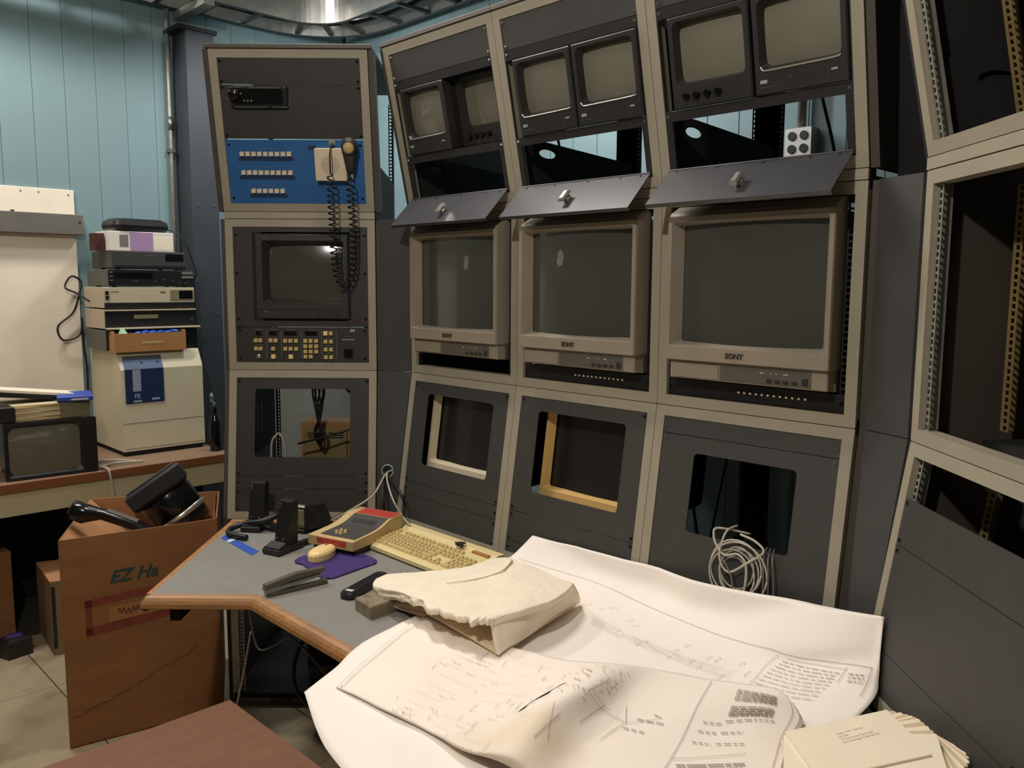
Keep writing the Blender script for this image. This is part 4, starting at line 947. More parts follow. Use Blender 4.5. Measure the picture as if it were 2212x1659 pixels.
# dark torn slit along the fold
b = MB(); sl = [(0.455, 0.26, 0.002), (0.449, 0.29, 0.009), (0.444, 0.32, 0.004), (0.438, 0.36, 0.006), (0.433, 0.40, 0.015), (0.428, 0.43, 0.013), (0.424, 0.46, 0.004), (0.420, 0.50, 0.003), (0.416, 0.53, 0.009), (0.413, 0.55, 0.002)]; L_ = None
for u, v, w in sl:
    p = F2(u, v) + Vector((0, 0, 0.0014)); cur = (b.v(p + Vector((w * .7, w * .4, 0))), b.v(p - Vector((w * .3, w * .2, 0))))
    if L_: b.f((L_[0], L_[1], cur[1], cur[0]))
    L_ = cur
b.build('torn_hole', 'ink_black', sh2)
# foam wrap
import mathutils.noise as mn
fo = thing('foam_wrap', T(0, 0, 0), 'torn white padded foam wrap lying over the keyboard end and the drawings', 'foam')
FC = [
 [(-0.363,2.373,0.785),(-0.272,2.348,0.800),(-0.138,2.347,0.815),(-0.026,2.444,0.815),(0.060,2.300,0.835),(0.167,2.153,0.838)],
 [(-0.387,2.326,0.785),(-0.280,2.195,0.825),(-0.147,2.181,0.835),(-0.030,2.223,0.840),(0.050,2.113,0.848),(0.132,2.071,0.842)],
 [(-0.386,2.274,0.785),(-0.286,2.126,0.825),(-0.162,2.052,0.845),(-0.051,2.054,0.845),(0.019,1.995,0.850),(0.070,1.991,0.845)],
 [(-0.357,2.224,0.780),(-0.269,2.107,0.820),(-0.188,1.985,0.835),(-0.114,1.930,0.838),(-0.069,1.904,0.842),(-0.041,1.907,0.842)]]
def slab(name, C, th, m, nu, nv, rough, fuzz=0.0, parent=None, side=Vector((0, 0, -1))):
    S = surf(C); b = MB()
    def q(u, v):
        p = S(u, v); w = Vector((p.x * 16, p.y * 16, p.z * 16))
        d = Vector((0, 0, rough * (mn.noise(w) + .35 * mn.noise(w * 4.1) + .22 * mn.noise(w * 9.0))))
        if fuzz:
            ed = max(0, (v - 0.86) / 0.14) ; d += Vector((-0.3, -0.8, 0)) * (fuzz * ed * (mn.noise(Vector((u * 15, 3, 1))) + 0.35 * mn.noise(Vector((u * 60, 5, 1)))))
        return rest(p + d, 0.0025 + (th if side.z < 0 else 0.003))
    top = [[q(i / nu, j / nv) for i in range(nu + 1)] for j in range(nv + 1)]
    V = [[b.v(p) for p in r] for r in top]; V2 = [[b.v(p + side * th) for p in r] for r in top]
    for j in range(nv):
        for i in range(nu):
            b.f((V[j][i], V[j][i + 1], V[j + 1][i + 1], V[j + 1][i])); b.f((V2[j][i], V2[j + 1][i], V2[j + 1][i + 1], V2[j][i + 1]))
    rim = [(0, i) for i in range(nu + 1)] + [(j, nu) for j in range(1, nv + 1)] + [(nv, i) for i in range(nu - 1, -1, -1)] + [(j, 0) for j in range(nv - 1, 0, -1)]
    for a, c in zip(rim, rim[1:] + rim[:1]): b.f((V[a[0]][a[1]], V2[a[0]][a[1]], V2[c[0]][c[1]], V[c[0]][c[1]]))
    return b.build(name, m, parent, None, True)
slab('top_layer', FC, 0.016, 'foam', 90, 60, 0.0034, 0.030, fo)
slab('side_wall', [
 [(0.167,2.153,0.838),(0.102,2.071,0.842),(0.019,1.977,0.843),(-0.041,1.907,0.842)],
 [(0.183,2.186,0.800),(0.115,2.081,0.805),(0.030,1.961,0.805),(-0.036,1.904,0.800)],
 [(0.191,2.217,0.764),(0.124,2.121,0.766),(0.042,1.981,0.768),(-0.027,1.871,0.768)]], 0.010, 'foam', 20, 12, 0.0012, 0, fo, Vector((-0.8, 0.6, 0)))
slab('bottom_layer', [
 [(0.18,2.20,0.768),(0.03,2.36,0.768),(-0.16,2.33,0.768),(-0.33,2.33,0.768)],
 [(0.08,2.05,0.768),(-0.05,2.15,0.768),(-0.18,2.17,0.768),(-0.34,2.22,0.768)],
 [(-0.027,1.878,0.768),(-0.085,1.945,0.775),(-0.137,2.01,0.775),(-0.236,2.150,0.766)]], 0.006, 'foam_in', 24, 14, 0.001, 0, fo)
slab('left_flap', [
 [(-0.383,2.32,0.782),(-0.372,2.275,0.776),(-0.345,2.215,0.766),(-0.300,2.185,0.757),(-0.225,2.125,0.759)],
 [(-0.34,2.34,0.792),(-0.325,2.275,0.792),(-0.305,2.225,0.783),(-0.27,2.2,0.775),(-0.20,2.14,0.775)]], 0.005, 'foam_in', 22, 10, 0.0012, 0.0, fo)
b = MB(); b.tube([Vector(p) + Vector((0, 0, .001)) for p in smooth_path([(-0.005,2.42,0.818),(0.0,2.36,0.832),(-0.012,2.29,0.838),(-0.035,2.23,0.841),(-0.09,2.18,0.841),(-0.17,2.14,0.842)], 5)], [0.0045 - 0.00012 * k for k in range(26)], 5)
b.build('seam', 'foam', fo, None, True)
# envelopes fanned at the right
ENVM = MB().prism(rr(0.128, -0.0825, 0.256, 0.165, 0.002, 1), 0, 0.0034, 0.0006).mesh('envelope', 'envelope')
ENVD = ENVM.copy(); ENVD.materials[0] = MATS['envelope_shaded']
ORD = ('bottom', 'second from the bottom', 'third from the bottom', 'fourth from the bottom', 'fifth from the bottom', 'sixth from the bottom', 'seventh from the bottom', 'fifth from the top', 'fourth from the top', 'third from the top', 'second from the top', 'top')
for k in range(12):
    t = k / 11.0
    o = link('envelope', (ENVM, ENVD)[k % 2 if k < 11 else 0], None, T(0.503 + 0.004 * math.sin(7 * t), 1.462 + 0.003 * math.cos(11 * t), DZ + 0.014 + 0.0050 * k) @ RY(-0.20) @ RZ(math.radians((22, 19, 15.5, 12, 8, 4, 0, -4.5, -9, -13.5, -18, 3)[k])))
    if k == 11: o.scale = (0.76, 0.92, 1)
    tag(o, 'old cream envelope, %s of the fanned stack at the lower right' % ORD[k], 'envelope', 'fanned stack of old envelopes')
top_env = o; top_env['label'] = 'topmost envelope of the fanned stack, the only one showing printed lines'; 
Mtx = T(0.002, 0.01, 0.0024)
for k, (txt, y) in enumerate((('Mast 1941 Series', 0.022), ('of the', 0.012), ('Contractual Services', 0.002), ('and Storage Calls Book', -0.008))):
    text_mesh('printed_text', txt, 0.0095, 'ink_grey', top_env, T(0.105, y - 0.068, 0.0036) @ RZ(0.06), 0.0001, align='LEFT')
for k in range(2):
    o = MB().prism([(0.46 + .02 * k, 1.36), (0.62, 1.33), (0.66, 1.46 - .02 * k), (0.52, 1.50)], DZ + 0.0008 + 0.003 * k, DZ + 0.003 + 0.003 * k).build('folder', 'manila'); tag(o, 'tan paper folder peeking out under the fanned envelopes' if k == 0 else 'upper tan folder tucked between drawing sheet and envelopes', 'folder')

# ------------------------------------------------------------------ things on the left half of the desk
def desk_mic(M, label, cordpts):
    c = thing('desk_microphone', M, label, 'microphone', 'black desk microphones')
    # front faces -y; slab leaning back
    MB().box(-0.036, 0.036, -0.075, 0.045, 0.0, 0.022, 0.004).build('base', 'black_satin', c)
    b = MB(); b.loft([[(-0.034, -0.072, 0.022), (0.034, -0.072, 0.022), (0.034, -0.035, 0.034), (-0.034, -0.035, 0.034)], [(-0.030, -0.070, 0.026), (0.030, -0.070, 0.026), (0.030, -0.037, 0.037), (-0.030, -0.037, 0.037)]]); b.build('push_bar', 'black_satin', c)
    b = MB(); b.loft([[(-0.029, -0.028, 0.02), (0.029, -0.028, 0.02), (0.029, 0.022, 0.02), (-0.029, 0.022, 0.02)], [(-0.028, 0.000, 0.163), (0.028, 0.000, 0.163), (0.028, 0.030, 0.163), (-0.028, 0.030, 0.163)], [(-0.026, 0.004, 0.168), (0.026, 0.004, 0.168), (0.026, 0.027, 0.168), (-0.026, 0.027, 0.168)]]); b.build('stem', 'black_satin', c)
    for k in range(5): MB().box(-0.026, -0.018, -0.0042 + 0.0, 0.0, 0.130 + 0.006 * k, 0.1325 + 0.006 * k).build('grille_slot', 'cable_grey', c)
    MB().box(-0.015, 0.018, -0.0135, -0.010, 0.088, 0.0905).build('maker_mark', 'print_white', c)
    for x in (-0.014, 0.016): b = MB(); b.cyl((x, -0.0275, 0.045), (0, -1, 0.15), 0.004, 0.006, 8); b.build('stud', 'steel', c)
    o = MB().tube(smooth_path(cordpts), 0.0105, 8).build('cord', 'rubber', c, M.inverted(), True)
    return c
desk_mic(T(-0.922, 2.995, DZ) @ RZ(math.radians(-8)), 'black desk microphone at the back, its thick cord looping round to the blue tape',
  [(-0.872, 3.03, 0.775), (-0.845, 3.02, 0.80), (-0.845, 2.955, 0.795), (-0.90, 2.93, 0.778), (-0.965, 2.945, 0.765), (-1.0, 2.915, 0.755), (-0.985, 2.865, 0.752), (-0.915, 2.826, 0.752)])
desk_mic(T(-0.752, 2.735, DZ) @ RZ(math.radians(-28)), 'black desk microphone in front, standing beside the beige terminal box',
  [(-0.715, 2.77, 0.752), (-0.69, 2.80, 0.752), (-0.66, 2.85, 0.751), (-0.62, 2.92, 0.751), (-0.60, 3.0, 0.751)])
o = MB().box(-0.035, 0.035, -0.024, 0.024, 0, 0.018, 0.004).build('cord_plug', 'black_satin', None, T(-0.862, 2.962, DZ) @ RZ(-0.5)); tag(o, 'small black foot block beside the rear desk microphone', 'plug')
c = thing('desk_speaker', T(-0.742, 2.975, DZ) @ RZ(math.radians(-22)) @ Matrix.Diagonal((0.92, 0.92, 0.83, 1)), 'small black wedge speaker with an olive grille between microphone and terminal box', 'speaker')
b = MB(); b.M = Matrix(((1, 0, 0, 0), (0, 1, 0, 0), (0, 0, 1, 0), (0, 0, 0, 1)))
b.loft([[(-0.035, -0.06, 0.018), (0.038, -0.06, 0.018), (0.085, 0.06, 0.012), (-0.035, 0.06, 0.012)], [(-0.035, -0.055, 0.112), (0.030, -0.055, 0.112), (0.05, 0.055, 0.105), (-0.035, 0.055, 0.105)], [(-0.030, -0.045, 0.120), (0.025, -0.045, 0.120), (0.04, 0.05, 0.112), (-0.030, 0.05, 0.112)]]); b.build('case', 'black_satin', c)
MB().box(-0.031, 0.031, -0.0635, -0.058, 0.026, 0.104, 0.002).build('grille', 'olive', c)
b = MB(); b.box(-0.033, 0.034, -0.066, 0.055, 0.0, 0.019, 0.003); b.build('foot', 'black', c)
MB().box(-0.018, 0.005, -0.0645, -0.0632, 0.078, 0.088).build('badge', 'term_beige', c)
# beige terminal box with red top strip
A_, B_, C_, D_ = Vector((-0.680, 2.738, 0)), Vector((-0.522, 2.632, 0)), Vector((-0.436, 2.880, 0)), Vector((-0.566, 2.995, 0))
ux = Vector((0.876, -0.482, 0)); uy = Vector((-ux.y, ux.x, 0)); wT = (B_ - A_).length; lT = 0.272
c = thing('terminal_box', Matrix(((ux.x, uy.x, 0, A_.x), (ux.y, uy.y, 0, A_.y), (0, 0, 1, DZ), (0, 0, 0, 1))), 'beige card terminal with a wavy top, grey keypad and red strips, beside the keyboard', 'terminal')
zp = [(0, 0.052), (0.03, 0.054), (0.10, 0.057), (0.14, 0.061), (0.165, 0.068), (0.19, 0.077), (0.210, 0.082), (lT, 0.084)]
def zt(y):
    for (a, za), (d, zb) in zip(zp, zp[1:]):
        if y <= d: return za + (zb - za) * (y - a) / (d - a)
    return zp[-1][1]
b = MB(); b.M = Matrix(((0, 0, 1, 0), (1, 0, 0, 0), (0, 1, 0, 0), (0, 0, 0, 1)))
b.prism([(0, 0.022)] + zp + [(lT, 0.022)], 0, wT); b.build('case', 'term_beige', c)
b = MB(); ys = [0.022 + 0.014 * k for k in range(14)]
b.grid([[(0.034, y, zt(y) + 0.0012), (wT - 0.010, y, zt(y) + 0.0012)] for y in ys]); b.build('keypad_overlay', 'term_grey', c)
b = MB(); b.grid([[(0.034, y, zt(y) + 0.0012), (wT - 0.004, y, zt(y) + 0.0012)] for y in (0.208, 0.23, 0.25, 0.268)]); b.build('red_strip', 'term_red', c)
MB().box(0.055, wT - 0.03, 0.15, 0.175, 0.070, 0.080).build('display', 'black_gloss', c) if False else None
b = MB(); b.grid([[(0.055, y, zt(y) + 0.0018), (wT - 0.035, y, zt(y) + 0.0018)] for y in (0.152, 0.165, 0.178)]); b.build('display', 'charcoal', c)
kb_ = MB().loft([[(x, y, 0) for x, y in rr(0, 0, 0.011, 0.013, 0.005, 2)], [(x, y, 0.003) for x, y in rr(0, 0, 0.010, 0.012, 0.005, 2)]], False).mesh('key', 'button_y')
for j, xs in enumerate(((0.088, 0.105), (0.074, 0.092, 0.110), (0.080, 0.098))):
    for x in xs: link('key', kb_, c, T(x - 0.006, 0.048 + 0.017 * j, zt(0.048 + 0.017 * j) + 0.001))
b = MB()
for k in range(4): b.box(0.040 + 0.031 * k, 0.068 + 0.031 * k, -0.0014, 0.0005, 0.031, 0.050)
b.build('red_label', 'term_red', c)
MB().box(0.012, wT - 0.004, 0.014, lT - 0.01, 0.0, 0.0215).build('foot', 'black', c)
# keyboard
KA, KB_ = Vector((-0.505, 2.772, 0)), Vector((-0.262, 2.515, 0))
ux = (KB_ - KA).normalized(); ux = eB.to_3d().normalized(); uy = Vector((-ux.y, ux.x, 0))
kw, kd = 0.475, 0.178
KA = Vector((-0.395, 3.03, 0)) - uy * kd - Vector((0.0, 0.0, 0)); KA = Vector((-0.515, 2.886, 0)) - uy * 0.035 + ux * 0.02
c = thing('keyboard', Matrix(((ux.x, uy.x, 0, -0.5065), (ux.y, uy.y, 0, 2.772), (0, 0, 1, DZ), (0, 0, 0, 1))) @ T(0.014, -0.003, 0), 'yellowed beige computer keyboard lying along the angled bays', 'keyboard')
b = MB(); b.M = Matrix(((0, 0, 1, 0), (1, 0, 0, 0), (0, 1, 0, 0), (0, 0, 0, 1)))
kd = 0.205
b.prism([(0.0, 0.006), (0.0, 0.018), (0.012, 0.022), (kd - 0.04, 0.036), (kd - 0.03, 0.044), (kd, 0.044), (kd, 0.012), (0.012, 0.0)], 0, kw); b.build('case', 'key_case', c)
kz = lambda y: 0.022 + (y - 0.012) * 0.0915
KT = math.atan(0.0915)
def keycap(w, d=0.0175): return keymesh_cap(round(w, 4), d)
CAPS = {}
def keymesh_cap(w, d):
    if (w, d) not in CAPS:
        CAPS[(w, d)] = MB().loft([[(x, y, 0) for x, y in rr(0, 0, w, d, 0.001, 1)], [(x, y, 0.009) for x, y in rr(0, 0.001, w - 0.006, d - 0.006, 0.002, 1)]], False).mesh('key', 'key_beige')
    return CAPS[(w, d)]
P = 0.0191
def key(cx, row, w=1.0, d=1.0, y0=0.032):
    y = y0 + row * P; link('key', keymesh_cap(round(w * P - 0.0022, 4), round(d * P - 0.0022, 4)), c, T(0.016 + cx * P, y, kz(y) - 0.001) @ RX(KT))
for n, row in (((1.5, 1, 1.5, 7, 1.5, 1, 1.5), 0), ((2.25,) + (1,) * 10 + (2.75,), 1), ((1.75,) + (1,) * 11 + (2.25,), 2), ((1.5,) + (1,) * 12 + (1.5,), 3), ((1,) * 13 + (2,), 4)):
    x = 0
    for w in n: key(x + w / 2, row, w); x += w
for g in (0, 2, 3, 4, 5, 6.5, 7.5, 8.5, 9.5, 11, 12, 13, 14): key(g + .5, 5.35)
for k in range(3):
    key(15.75 + k, 0); key(15.75 + k, 3); key(15.75 + k, 4); key(15.75 + k, 5.35)
key(16.75, 1)
for r_ in range(1, 5):
    for k in range(3): key(19.25 + k, r_)
key(19.75, 0, 2); key(21.25, 0)
for r_, d in ((0.5, 2), (2.5, 2)): key(22.25, r_, 1, d)
key(22.25, 4)
MB().box(0.016 + 18.75 * P, 0.016 + 22.7 * P, kd - 0.048, kd - 0.034, 0.030, 0.0425).build('indicator_strip', 'tray_carton', c)
o = MB().tube([(0.02 * math.cos(k * 1.9) * (1 - k / 40), 0.012 * math.sin(k * 1.3), 0.008 + 0.006 * math.sin(k * 2.7)) for k in range(30)], 0.0022, 5).build('debris_clump', 'charcoal', None, T(-0.165, 2.645, DZ + 0.043)); tag(o, 'small dark clump of debris on the keyboard keys', 'debris')
# mouse, pad, stapler, remote control, block, tape
o = MB().prism([(-0.60 + (x - (-0.56)) , y) for x, y in [(-0.56, 2.6)]] + [], 0, 1) if False else None
padpts = [(-0.694, 2.610), (-0.688, 2.64), (-0.668, 2.668), (-0.605, 2.742), (-0.585, 2.752), (-0.56, 2.748), (-0.445, 2.640), (-0.430, 2.615), (-0.430, 2.590), (-0.445, 2.570), (-0.535, 2.452), (-0.560, 2.448), (-0.585, 2.470), (-0.66, 2.575), (-0.685, 2.59)]
o = MB().prism(padpts, DZ + 0.0002, DZ + 0.0055, 0.0012).build('mouse_pad', 'pad_purple'); tag(o, 'dusty purple mouse pad on the grey desk', 'mouse pad')
c = thing('computer_mouse', T(-0.612, 2.635, DZ + 0.0057) @ RZ(math.radians(-20)) @ Matrix.Scale(1.12, 4), 'cream computer mouse on the purple pad', 'mouse')
b = MB()
def mo(w, l0, l1, z): return [((w * math.cos(a)), (l0 if math.sin(a) < 0 else l1) * math.sin(a) if abs(math.sin(a)) > 1e-6 else 0, z) for a in [2 * PI * k / 20 for k in range(20)]]
b.loft([mo(0.030, 0.052, 0.054, 0), mo(0.031, 0.054, 0.056, 0.004), mo(0.0315, 0.054, 0.056, 0.018), mo(0.029, 0.050, 0.053, 0.024), mo(0.022, 0.040, 0.044, 0.029), mo(0.010, 0.018, 0.022, 0.031)]); b.build('shell', 'mouse_mat', c)
b = MB(); b.box(-0.0006, 0.0006, 0.018, 0.054, 0.018, 0.0335); b.build('button_gap', 'label_tan', c)
c = thing('stapler', T(-0.695, 2.307, DZ) @ RZ(math.radians(39.5)), 'worn grey stapler lying open on the desk beside the purple pad', 'stapler')
MB().box(0, 0.185, -0.013, 0.013, 0.0, 0.010, 0.002).build('base', 'stapler_mat', c)
b = MB(); b.loft([[(-0.004, -0.009, 0.008), (-0.004, 0.009, 0.008), (-0.004, 0.009, 0.022), (-0.004, -0.009, 0.022)], [(0.165, -0.009, 0.026), (0.165, 0.009, 0.026), (0.165, 0.009, 0.034), (0.165, -0.009, 0.034)]]); b.build('magazine', 'steel', c)
b = MB(); b.loft([[(-0.006, -0.012, 0.020), (-0.006, 0.012, 0.020), (-0.006, 0.010, 0.036), (-0.006, -0.010, 0.036)], [(0.09, -0.012, 0.036), (0.09, 0.012, 0.036), (0.09, 0.010, 0.051), (0.09, -0.010, 0.051)], [(0.180, -0.011, 0.040), (0.180, 0.011, 0.040), (0.180, 0.009, 0.050), (0.180, -0.009, 0.050)]]); b.build('arm', 'stapler_mat', c)
MB().cyl((0.0, -0.015, 0.018), (0, 1, 0), 0.006, 0.03, 10).build('hinge_pin', 'steel', c)
MB().box(0.168, 0.184, -0.008, 0.008, 0.0095, 0.013).build('anvil', 'steel', c)
rv = Vector((0.115, 0.25)).normalized(); ra = math.atan2(rv.y, rv.x)
c = thing('remote_control', T(-0.468, 2.283, DZ) @ RZ(ra), 'black remote control with rubber buttons, partly under the foam wrap', 'remote control')
b = MB(); b.loft([[(x, y, z) for x, y in rr(0.10, 0, 0.20 - i, 0.046 - i, 0.016, 4)] for z, i in ((0.0, 0.008), (0.004, 0.0), (0.016, 0.0), (0.021, 0.008))]); b.build('case', 'black_satin', c, None, False)
rb = MB().cyl((0, 0, 0), (0, 0, 1), 0.0042, 0.003, 8).mesh('button', 'charcoal')
for i in range(9):
    for j in range(3): link('button', rb, c, T(0.055 + 0.0145 * i, -0.0125 + 0.0125 * j, 0.0205))
MB().prism(rr(0.024, 0, 0.012, 0.024, 0.001), 0.0208, 0.0214).build('maker_mark', 'print_white', c)
o = MB().prism([(-0.425, 2.212), (-0.372, 2.143), (-0.285, 2.225), (-0.338, 2.292)], DZ, DZ + 0.036, 0.004).build('eraser_block', 'eraser'); tag(o, 'dirty grey-brown block beside the remote control', 'block')
b = MB(); b.prism([(-1.013, 2.853), (-0.850, 2.670), (-0.838, 2.712), (-1.010, 2.900)], DZ + 0.0002, DZ + 0.001)
o = b.build('masking_tape', 'tape_blue'); tag(o, 'strip of blue masking tape stuck on the grey desk', 'tape')
MB().prism([(-0.984, 2.822), (-0.968, 2.803), (-0.955, 2.837), (-0.972, 2.857)], DZ + 0.0011, DZ + 0.0015).build('worn_patch', 'tape_white', o)
# cables from the round hole
hp = Vector(HOLE[0]); 
for k, (pts, r, m, lab) in enumerate([
   ([hp + Vector((0.02, 0.03, 0)), hp + Vector((-0.005, -0.02, -0.008)), (-0.50, 2.97, 0.868), (-0.58, 2.96, 0.815), (-0.665, 3.0, 0.762), (-0.69, 3.02, 0.747)], 0.0035, 'cable_white', 'white cable from the round hole down towards the desk speaker'),
   ([hp + Vector((0.02, 0.03, -0.006)), hp + Vector((-0.01, -0.018, -0.012)), (-0.51, 2.99, 0.86), (-0.60, 3.0, 0.80), (-0.68, 3.045, 0.748)], 0.004, 'rubber', 'black cable from the round hole to the back of the desk'),
   ([hp + Vector((0.03, 0.02, 0)), hp + Vector((0.0, -0.02, -0.01)), (-0.425, 2.93, 0.87), (-0.385, 2.90, 0.81), (-0.352, 2.86, 0.788)], 0.0033, 'cable_white', 'white keyboard cable hanging from the round hole'),
   ([hp + Vector((0.03, 0.02, -0.005)), hp + Vector((0.005, -0.018, -0.012)), (-0.40, 2.97, 0.875), (-0.385, 2.955, 0.83), (-0.40, 2.93, 0.79), (-0.430, 2.925, 0.785)], 0.005, 'rubber', 'thick black cable curling from the round hole to the terminal box'),
   ([hp + Vector((0.0, 0.03, -0.008)), hp + Vector((-0.008, -0.014, -0.012)), (-0.47, 3.0, 0.85), (-0.46, 2.99, 0.80), (-0.445, 2.96, 0.750)], 0.004, 'rubber', 'black cable dropping straight from the round hole behind the terminal box')]):
    o = MB().tube(smooth_path(pts), r, 6).build('cable', m, None, None, True); tag(o, lab, 'cable')

# ------------------------------------------------------------------ cartons and crate
c = thing('large_carton', T(0, 0, 0), 'tall open brown carton with blue lettering, standing between the counter and the desk', 'carton')
q = [Vector((-1.540, 2.775, 0)), Vector((-1.100, 3.060, 0)), Vector((-1.235, 3.480, 0)), Vector((-1.712, 3.340, 0))]
H = 0.752
def wall(name, a, b_, m=('carton',), z0=0.001, z1=H, th=0.005, inn=None):
    n = Vector((-(b_ - a).y, (b_ - a).x, 0)).normalized() * th
    k = MB(); k.loft([[a + Vector((0, 0, z0)), b_ + Vector((0, 0, z0)), b_ + n + Vector((0, 0, z0)), a + n + Vector((0, 0, z0))], [a + Vector((0, 0, z1)), b_ + Vector((0, 0, z1)), b_ + n + Vector((0, 0, z1)), a + n + Vector((0, 0, z1))]])
    return k.build(name, m[0], c)
wall('front_panel', q[0], q[1]); wall('side_panel', q[1], q[2]); wall('back_panel', q[2], q[3], ('carton_in',)); wall('side_panel', q[3], q[0])
k = MB(); k.prism([tuple(p.xy) for p in q], 0.0005, 0.006); k.build('bottom_panel', 'carton', c)
up = Vector((0, 0, 1))
def flap(a, b_, a2, b2): k = MB(); t = Vector((0, 0, 0.005)); k.loft([[a, b_, b2, a2], [a + t, b_ + t, b2 + t, a2 + t]]); return k.build('flap', 'carton_in', c)
h = up * H
flap(q[3] + h + Vector((.004, -.004, -.004)), q[0] + h + Vector((.006, .006, -.004)), Vector((-1.45, 3.27, 0.55)), Vector((-1.40, 2.98, 0.58)))
flap(q[0] + h + Vector((.012, .012, -.006)), q[1] + h + Vector((-.02, 0.0, -.006)), Vector((-1.42, 2.93, 0.64)), Vector((-1.16, 3.10, 0.70)))
flap(q[1] + h + Vector((-.012, .012, -.004)), q[2] + h + Vector((-.01, -.02, -.004)), Vector((-1.135, 3.09, 0.58)), Vector((-1.255, 3.42, 0.58)))
# printing on the front face
fx = (q[1] - q[0]).normalized(); fn = Vector((fx.y, -fx.x, 0))
MF = Matrix(((fx.x, 0, fn.x, q[0].x), (fx.y, 0, fn.y, q[0].y), (0, 1, 0, 0), (0, 0, 0, 1)))
text_mesh('printed_text', 'EZ Ha', 0.062, 'ink_teal', c, MF @ T(0.150, 0.592, 0.0006) @ RZ(0.01), 0.0003, 0.35, 'LEFT', 0.002)
def pquad(name, m, pts, z): k = MB(); k.f([k.v((x, y, z)) for x, y in pts]); k.build(name, m, c, MF)
for pts in ([(0.07, 0.525), (0.38, 0.545), (0.38, 0.518), (0.07, 0.498)], [(0.07, 0.525), (0.092, 0.525), (0.092, 0.40), (0.07, 0.40)], [(0.07, 0.425), (0.44, 0.452), (0.44, 0.422), (0.07, 0.392)], [(0.40, 0.54), (0.44, 0.545), (0.44, 0.45), (0.40, 0.45)]): pquad('printed_border', 'ink_red', pts, 0.0005)
pquad('label_patch', 'label_tan', [(0.145, 0.487), (0.40, 0.497), (0.40, 0.448), (0.145, 0.432)], 0.001)
k = MB(); P_ = []
for n in range(70): P_.append((0.175 + 0.0028 * n, 0.465 + 0.011 * math.sin(n * 1.15) + 0.004 * math.sin(n * .37), 0.0018))
k.tube(P_, 0.0014, 4); k.build('handwriting', 'ink_black', c, MF)
k = MB(); P_ = [(0.012 + 0.0125 * n, 0.11 + 0.0000 * n + 0.165 * (n / 34) ** 1.15 + 0.004 * math.sin(n * n * 1.3), 0.0) for n in range(35)]
k.tube(P_, [0.0016 + 0.0010 * math.sin(n * n * 2.1) for n in range(35)], 4); k.build('crease', 'crease_brown', c, MF)
# contents of the carton
c = thing('spotlight_housing', T(-1.350, 3.245, 0.765) @ RZ(math.radians(28)) @ RY(math.radians(-33)) @ RX(math.radians(-12)), 'glossy black cylindrical housing with a boxy cover, lying in the open carton', 'housing')
b = MB(); b.lathe([(0.088, -0.13), (0.10, -0.12), (0.103, -0.07), (0.098, -0.062), (0.103, -0.055), (0.105, 0.03), (0.10, 0.04)], 28); b.build('barrel', 'black_gloss', c, None, True)
b = MB(); b.box(-0.115, 0.115, -0.115, 0.115, 0.04, 0.115, 0.012); b.build('cover', 'black_satin', c)
MB().box(-0.10, 0.10, -0.10, 0.10, 0.115, 0.122, 0.003).build('cover_plate', 'charcoal', c)
b = MB(); b.lathe([(0.106, -0.075), (0.109, -0.072), (0.109, -0.058), (0.106, -0.055)], 28, False); b.build('band', 'chrome', c, None, True)
c = thing('telephone_handset', T(-1.552, 2.960, 0.795) @ RZ(math.radians(14)) @ RY(math.radians(25)) @ Matrix.Scale(1.25, 4), 'black telephone handset lying over the left flap of the open carton', 'handset')
b = MB(); b.loft([[(x, y, z) for y, z in rr(0, zc, w, hh, min(w, hh) * .4, 3)] for x, w, hh, zc in ((-0.035, 0.03, 0.03, 0.005), (-0.028, 0.056, 0.052, 0.004), (0.010, 0.060, 0.056, 0.004), (0.034, 0.045, 0.042, 0.012), (0.055, 0.038, 0.030, 0.020), (0.15, 0.038, 0.028, 0.022), (0.19, 0.05, 0.045, 0.010), (0.225, 0.055, 0.045, 0.004), (0.235, 0.03, 0.03, 0.004))]); b.build('body', 'black_gloss', c, None, True)
MB().box(0.06, 0.15, -0.014, 0.014, 0.034, 0.038, 0.001).build('grip_plate', 'vcr_side', c)
c = thing('bracket_with_screws', T(-1.375, 3.02, 0.70) @ RZ(0.3), 'dark metal bracket with bright screws, wedged in the open carton', 'bracket')
MB().box(-0.035, 0.035, -0.02, 0.02, -0.03, 0.02, 0.004).build('body', 'charcoal', c)
sc_ = MB().lathe([(0.007, 0), (0.006, 0.006), (0, 0.007)], 10, False).mesh('screw', 'chrome')
for x, y, z in ((-0.02, -0.012, 0.02), (-0.012, 0.01, 0.02), (0.02, -0.012, 0.02), (0.024, 0.010, 0.02)): link('screw', sc_, c, T(x, y, z))
